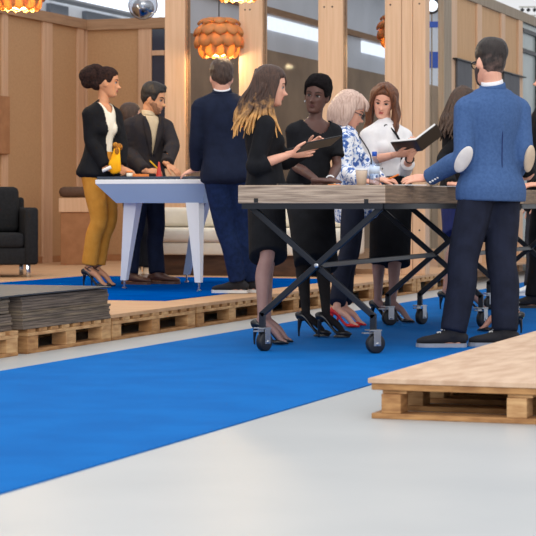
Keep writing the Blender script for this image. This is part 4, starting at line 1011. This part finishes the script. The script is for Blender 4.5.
pts = [s.spine(t) - dirv(s.phis) * (s.width(max(t, 0))[1] * s.k + .0225 + (.012 if t < 0 else 0)) for t in (.75, .5, .3, .15, 0, -.12)]
tube(bm, pts, [.0025] * 6, n=6, sub=3); obj('back_seam', bm, M['navy_skirt'], s.root)
h = s.h; s.glasses()
s.cap(M['stubble'], (-.2, -.2, -.2, -.06, .2, .2), .005, 0, name='beard', upper=lambda g: -.076 if g < 16 else (-.05 if g < 45 else -.02))
s.cap(M['hair_fade'], (.082, .07, -.012, .012, -.045, -.085), .0045, .030, noise=.002)
pass
# ---- woman hidden behind him
s = Person('woman with bare ankle and black strappy heel, hidden behind the man in blue', 'f', [(514.5, 333.3, 283, .085), (501, 332, 283, .085)], (499, 190), (497, 126), (495, 108), 300, 310, 310, H=1.56, d=13.2, vox=.009, face=False,
    arms=[dict(w=(496, 178, .25), d=hd(-.8, .6, -.1), n=UP), dict(w=(484, 178, .15), d=hd(-.8, .6, -.1), n=UP)])
s.garment('dress_top', M['black_knit'], .016, .1, .98, (.5, .5)); s.skirt(M['black_knit'], .62, .45, (.16, .13), name='dress_skirt')
for i in (0, 1): s.shoe(i, 'pump', M['leather_black'], straps=True)
s.cap(M['hair_dark'], (.078, .066, -.0, .0, -.05, -.08), .014, .012)
# ---- people at the right edge
s = Person('tall person in black at the right edge, one hand on the farther table', 'm', [(534, 308, 275), (549, 304, 275)], (546, 188), (548, 104), (548, 80), 285, 285, 285, H=1.88, d=16.4, vox=.009, face=False,
    arms=[dict(e=(553, 150, .1), w=(556, 180, .2), d=hd(-1, 0, 0), n=UP), dict(e=(530, 158, -.1), w=(540, 183.8, -.45), d=hd(-1, -.1, -.1), n=hd(0, -.3, 1))])
s.garment('jacket', M['black_wool'], .022, -.13, .98, (1, 1), flare=(.178, .135)); s.trousers(M['black_wool'], .25, .1)
for i in (0, 1): s.shoe(i, 'flat', M['suede'], M['black'])
s.cap(M['hair_dark'], (.082, .07, -.012, .012, -.03, -.062), .012, .012)
s = Person('person in charcoal trousers and white sneakers mostly hidden at the right edge', 'm', [(531, 295.5, 265), (541, 295, 265)], (539, 204), (540, 143), (540, 125), 268, 268, 268, H=1.66, d=19.0, vox=.01, face=False, hs=.95)
s.garment('jacket', M['black_wool'], .022, -.13, .98, (1, 1), flare=(.178, .135)); s.trousers(M['charcoal_trousers'], .25, .1)
for i in (0, 1): s.shoe(i, 'flat', M['sole_white'], M['sole_white'])
s.cap(M['hair_dark'], (.078, .066, -.0, .0, -.05, -.08), .014, .012)
# ---- woman in ochre trousers
s = Person('woman in ochre trousers and black blazer with curly hair at the white table', 'f', [(89, 287, 100, .095), (97, 286.4, 100, .095)], (98.5, 170), (103, 103), (107.5, 83), 118, 128, 94, pitch=4, H=1.66, floor=PF, d=16.6, skinm='skin_tan',
    arms=[dict(e=(91, 141, -.12), w=(107, 168.5, -.2), d=hd(1, .1, -.12), n=hd(0, -.5, .8), curl=.3), dict(e=(121, 142, .05), w=(121, 167.4, -.05), d=hd(.6, -.5, -.25), n=hd(.2, -.3, .9), curl=.3)])
s.garment('top', M['ivory'], .012, .1, .985, (0, 0), scoop=(.86, .075))
s.garment('blazer', M['black_wool'], .024, -.06, .97, (.95, .95), flare=(.19, .15), v=(-.25, 1, .085, .0), lapel=False)
s.trousers(M['ochre_cotton'], .3, .36, (.096, .084, .066, .062, .06, .06))
for i in (0, 1): s.shoe(i, 'pump', M['leather_black'], straps=True, sc=.95)
h = s.h
s.cap(M['hair_afro'], (.078, .06, .0, .01, -.02, -.04), .007, .01)
s.hair(M['hair_afro'], [(0, -.15, .055, .085, .085, .09), (0, -.17, .0, .07, .06, .06), (0, -.11, .11, .06, .07, .05), (.02, -.2, .05, .05, .05, .06), (0, -.09, -.01, .07, .06, .06)], smooth=2)
bm = bmesh.new(); f = dirv(s.phis); c = at(114.5, 150, 16.38)
tube(bm, [at(117, 146, 16.42), at(116.5, 152, 16.36), at(115.5, 160, 16.33), at(115, 167, 16.33), at(116, 171.5, 16.33)], [(.022, .018), (.03, .02), (.042, .02), (.05, .02), (.044, .018)], R_, n=12)
ell(bm, at(112, 165, 16.33), (.03, .02, .05)); k = obj('scarf', bm, M['scarf_yellow'], s.root, True)
bm = bmesh.new(); ell(bm, at(115.5, 145.5, 16.38), (.026, .028, .028)); ell(bm, at(119.5, 147, 16.4), (.026, .024, .03)); ell(bm, at(117, 151, 16.33), (.018, .02, .03)); obj('scarf_knot', bm, mat('scarf_amber', (206, 138, 40), .9, c2=(120, 74, 20), scale=60), s.root, True)
# ---- bearded man writing
s = Person('bearded dark-haired man in open brown-black suit writing at the white table', 'm', [(130, 284.2, 118), (157, 283.8, 100)], (145, 178), (148, 115), (153.5, 99.5), 130, 150, 104, pitch=12, H=1.74, floor=PF, d=17.45, skinm='skin_tan',
    arms=[dict(e=(127, 152, -.1), w=(146, 171, -.42), d=hd(1, -.1, -.05), n=hd(.1, -.5, .85), curl=.55), dict(e=(172.5, 145, -.08), w=(167, 164, -.4), d=hd(.75, -.2, -.55), n=hd(.4, -.5, .7), curl=.25)])
s.garment('shirt', M['beige_shirt'], .012, .1, .985, (0, 0))
s.garment('blazer', M['brown_jacket'], .026, -.1, .985, (1, 1), flare=(.19, .15), v=(.35, 1, .075, .0), lapel=True)
s.neckband(M['beige_shirt'], .066, 0, .05, 'shirt_collar')
s.trousers(M['navy_wool'], .25, PF + .09)
for i in (0, 1): s.shoe(i, 'flat', M['brown_leather'], M['brown_leather'])
h = s.h
s.cap(M['hair_black'], (.078, .068, -.012, .012, -.03, -.06), .010, .020, noise=.003, extra=lambda bm: ell(bm, s.h(0, .055, .115), (.05 * s.hs, .04 * s.hs, .03 * s.hs), s.HR))
s.cap(mat('short_beard', (160, 112, 80), .8, c2=(130, 90, 66), scale=60), (-.2, -.2, -.2, -.06, .2, .2), .003, 0, name='beard', upper=lambda g: -.078 if g < 16 else (-.055 if g < 45 else -.02))
t = thing('pencil', 'yellow pencil in the hand of the bearded man writing', 'pencil', at(155, 168, 17.0))
bm = bmesh.new(); tube(bm, [at(150.5, 161.5, 16.92), at(159.5, 170.5, 16.98)], [.0075, .0075], n=6, sub=1); obj('shaft', bm, M['yellow'], t)
# ---- hidden person behind the table
s = Person('person with dark hair and beige shoes standing mostly hidden behind the bearded man', 'f', [(137, 277, 170), (147, 277, 175)], (139, 181), (134, 131), (131, 117), 180, hphi=70, H=1.54, floor=PF, d=18.9, vox=.01, hs=.95)
s.garment('blazer', M['navy_wool'], .02, -.13, .985, (1, 1), flare=(.17, .13)); s.trousers(M['black_wool'], .3, PF + .1)
for i in (0, 1): s.shoe(i, 'flat', M['beige_leather'], M['beige_leather'], sc=.95)
s.cap(M['hair_dark'], (.078, .066, -.0, .0, -.05, -.08), .014, .012)
# ---- man in the navy suit
s = Person('man in navy suit seen from behind leaning on the white table', 'm', [(250, 292.5, 282), (238, 293.0, 284)], (227, 178), (222, 93), (221.5, 78.5), 345, 352, 352, pitch=8, H=1.78, floor=PF, d=15.35,
    arms=[dict(e=(247, 142, .05), w=(247, 172, .12), d=hd(0, .3, -1), n=hd(1, 0, 0)), dict(e=(197.5, 140, .0), w=(197, 169, .12), d=hd(-.8, .3, -.25), n=hd(-.2, -.3, .9), curl=.3)], shw=.17, face=False)
s.garment('blazer', M['navy_wool'], .024, -.1, .985, (1, 1), flare=(.19, .15))
s.neckband(M['white_shirt'], .064, 0, .055, 'shirt_collar'); s.neckband(M['navy_wool'], .075, -.02, .045, 'blazer_collar')
s.trousers(M['denim'], .25, PF + .1, (.102, .092, .076, .07, .064, .06))
for i in (0, 1): s.shoe(i, 'flat', M['suede'], M['sole_white'])
s.cap(M['hair_dark'], (.082, .07, -.012, .012, -.03, -.062), .012, .016, noise=.003)
# ---------------------------------------------------------------- small things on the tables
c = at(361.5, 188, 11.5); c.z = TZ
t = thing('paper_cup', 'beige paper cup with white rim standing on the long worktable', 'cup', c)
bm = bmesh.new(); lathe(bm, [(.026, 0), (.034, .07), (.0345, .085)], c, 24); obj('cup', bm, mat('kraft_paper', (222, 200, 178), .7), t, True)
bm = bmesh.new(); lathe(bm, [(.034, .083), (.037, .085), (.037, .092), (.031, .094)], c, 24); obj('rim', bm, M['paper'], t, True)
c = at(374.5, 188, 11.5); c.z = TZ
t = thing('water_bottle', 'clear plastic water bottle with a blue cap on the worktable', 'bottle', c)
bm = bmesh.new(); lathe(bm, [(.026, 0), (.03, .006), (.03, .05), (.028, .056), (.03, .062), (.03, .115), (.024, .135), (.013, .155), (.012, .172)], c, 24); obj('bottle', bm, M['clear'], t, True)
bm = bmesh.new(); lathe(bm, [(.0145, .166), (.0145, .19), (.012, .192)], c, 18); obj('cap', bm, M['blue'], t, True)
bm = bmesh.new(); lathe(bm, [(.0304, .066), (.0304, .108)], c, 24); obj('label_band', bm, mat('pale_label', (206, 222, 242), .5), t, True)
def flat(name, px, dep, z, w_, l_, h_, rot, m, label, cat_, group=None):
    c = at(px, 200, dep); c.z = z + h_ / 2; a = math.radians(rot); ex = R_ * math.cos(a) + A_ * math.sin(a); ey = UP.cross(ex)
    bm = bmesh.new(); obox(bm, c, ex, ey, UP, w_, l_, h_, min(.002, h_ * .3)); return tag(obj(name, bm, m), label, cat_, group)
flat('paper_sheet', 446, 12.75, TZ, .21, .297, .004, 20, M['paper'], 'white paper sheet under the sleeve of the blue blazer', 'paper')
flat('smartphone', 290, 11.75, TZ, .15, .075, .009, 8, M['black'], 'black phone lying on the worktable under the tablet', 'phone')
flat('paper_sheet', 300, 12.1, TZ, .297, .21, .004, 10, M['paper'], 'white paper sheet near the hands of the woman in black dress', 'paper')
flat('orange_note', 334, 11.7, TZ, .07, .07, .006, 5, M['orange'], 'small orange note lying left of the paper cup', 'note')
flat('paper_sheet', 405, 11.75, TZ, .21, .15, .004, 30, M['paper'], 'white paper sheet under the hand of the man in blue', 'paper')
zt = 1.076
flat('orange_booklet', 138, 16.1, zt, .16, .2, .022, 8, M['orange'], 'orange booklet lying on the white table left of the writing hand', 'booklet')
flat('paper_sheet', 166, 16.3, zt, .3, .21, .004, 12, M['paper'], 'white paper sheet under the hands of the bearded man', 'paper')
flat('yellow_ruler', 186, 16.3, zt, .12, .03, .008, 5, M['yellow'], 'yellow ruler on the white table between two hands', 'ruler')
flat('yellow_marker', 205.5, 15.95, zt, .05, .014, .012, 0, M['yellow'], 'yellow marker at the right end of the white table', 'marker')
t = thing('paper_roll', 'short white paper roll on the white table below the yellow scarf', 'paper roll', at(107, 169, 16.2))
bm = bmesh.new(); tube(bm, [at(102.5, 171, 16.22), at(111, 167, 16.22)], [.014, .014], n=12, sub=1, cap=.1); obj('roll', bm, M['paper'], t, True)
c = at(129.5, 173, 15.9); c.z = zt
t = thing('small_jar', 'small round cream jar on the white table beside the orange booklet', 'jar', c)
bm = bmesh.new(); lathe(bm, [(.022, 0), (.024, .004), (.024, .03)], c, 18); obj('jar', bm, M['ivory'], t, True)
bm = bmesh.new(); lathe(bm, [(.025, .03), (.025, .042), (.02, .044)], c, 18); obj('lid', bm, M['orange'], t, True)
c = at(159, 173, 16.9); c.z = zt
t = thing('red_cone', 'small red cone standing on the white table behind the writing hand', 'cone', c)
bm = bmesh.new(); lathe(bm, [(.03, 0), (.028, .01), (.018, .06), (.006, .135), (.002, .14)], c, 18); obj('cone', bm, M['red'], t, True)
bpy.context.view_layer.update()
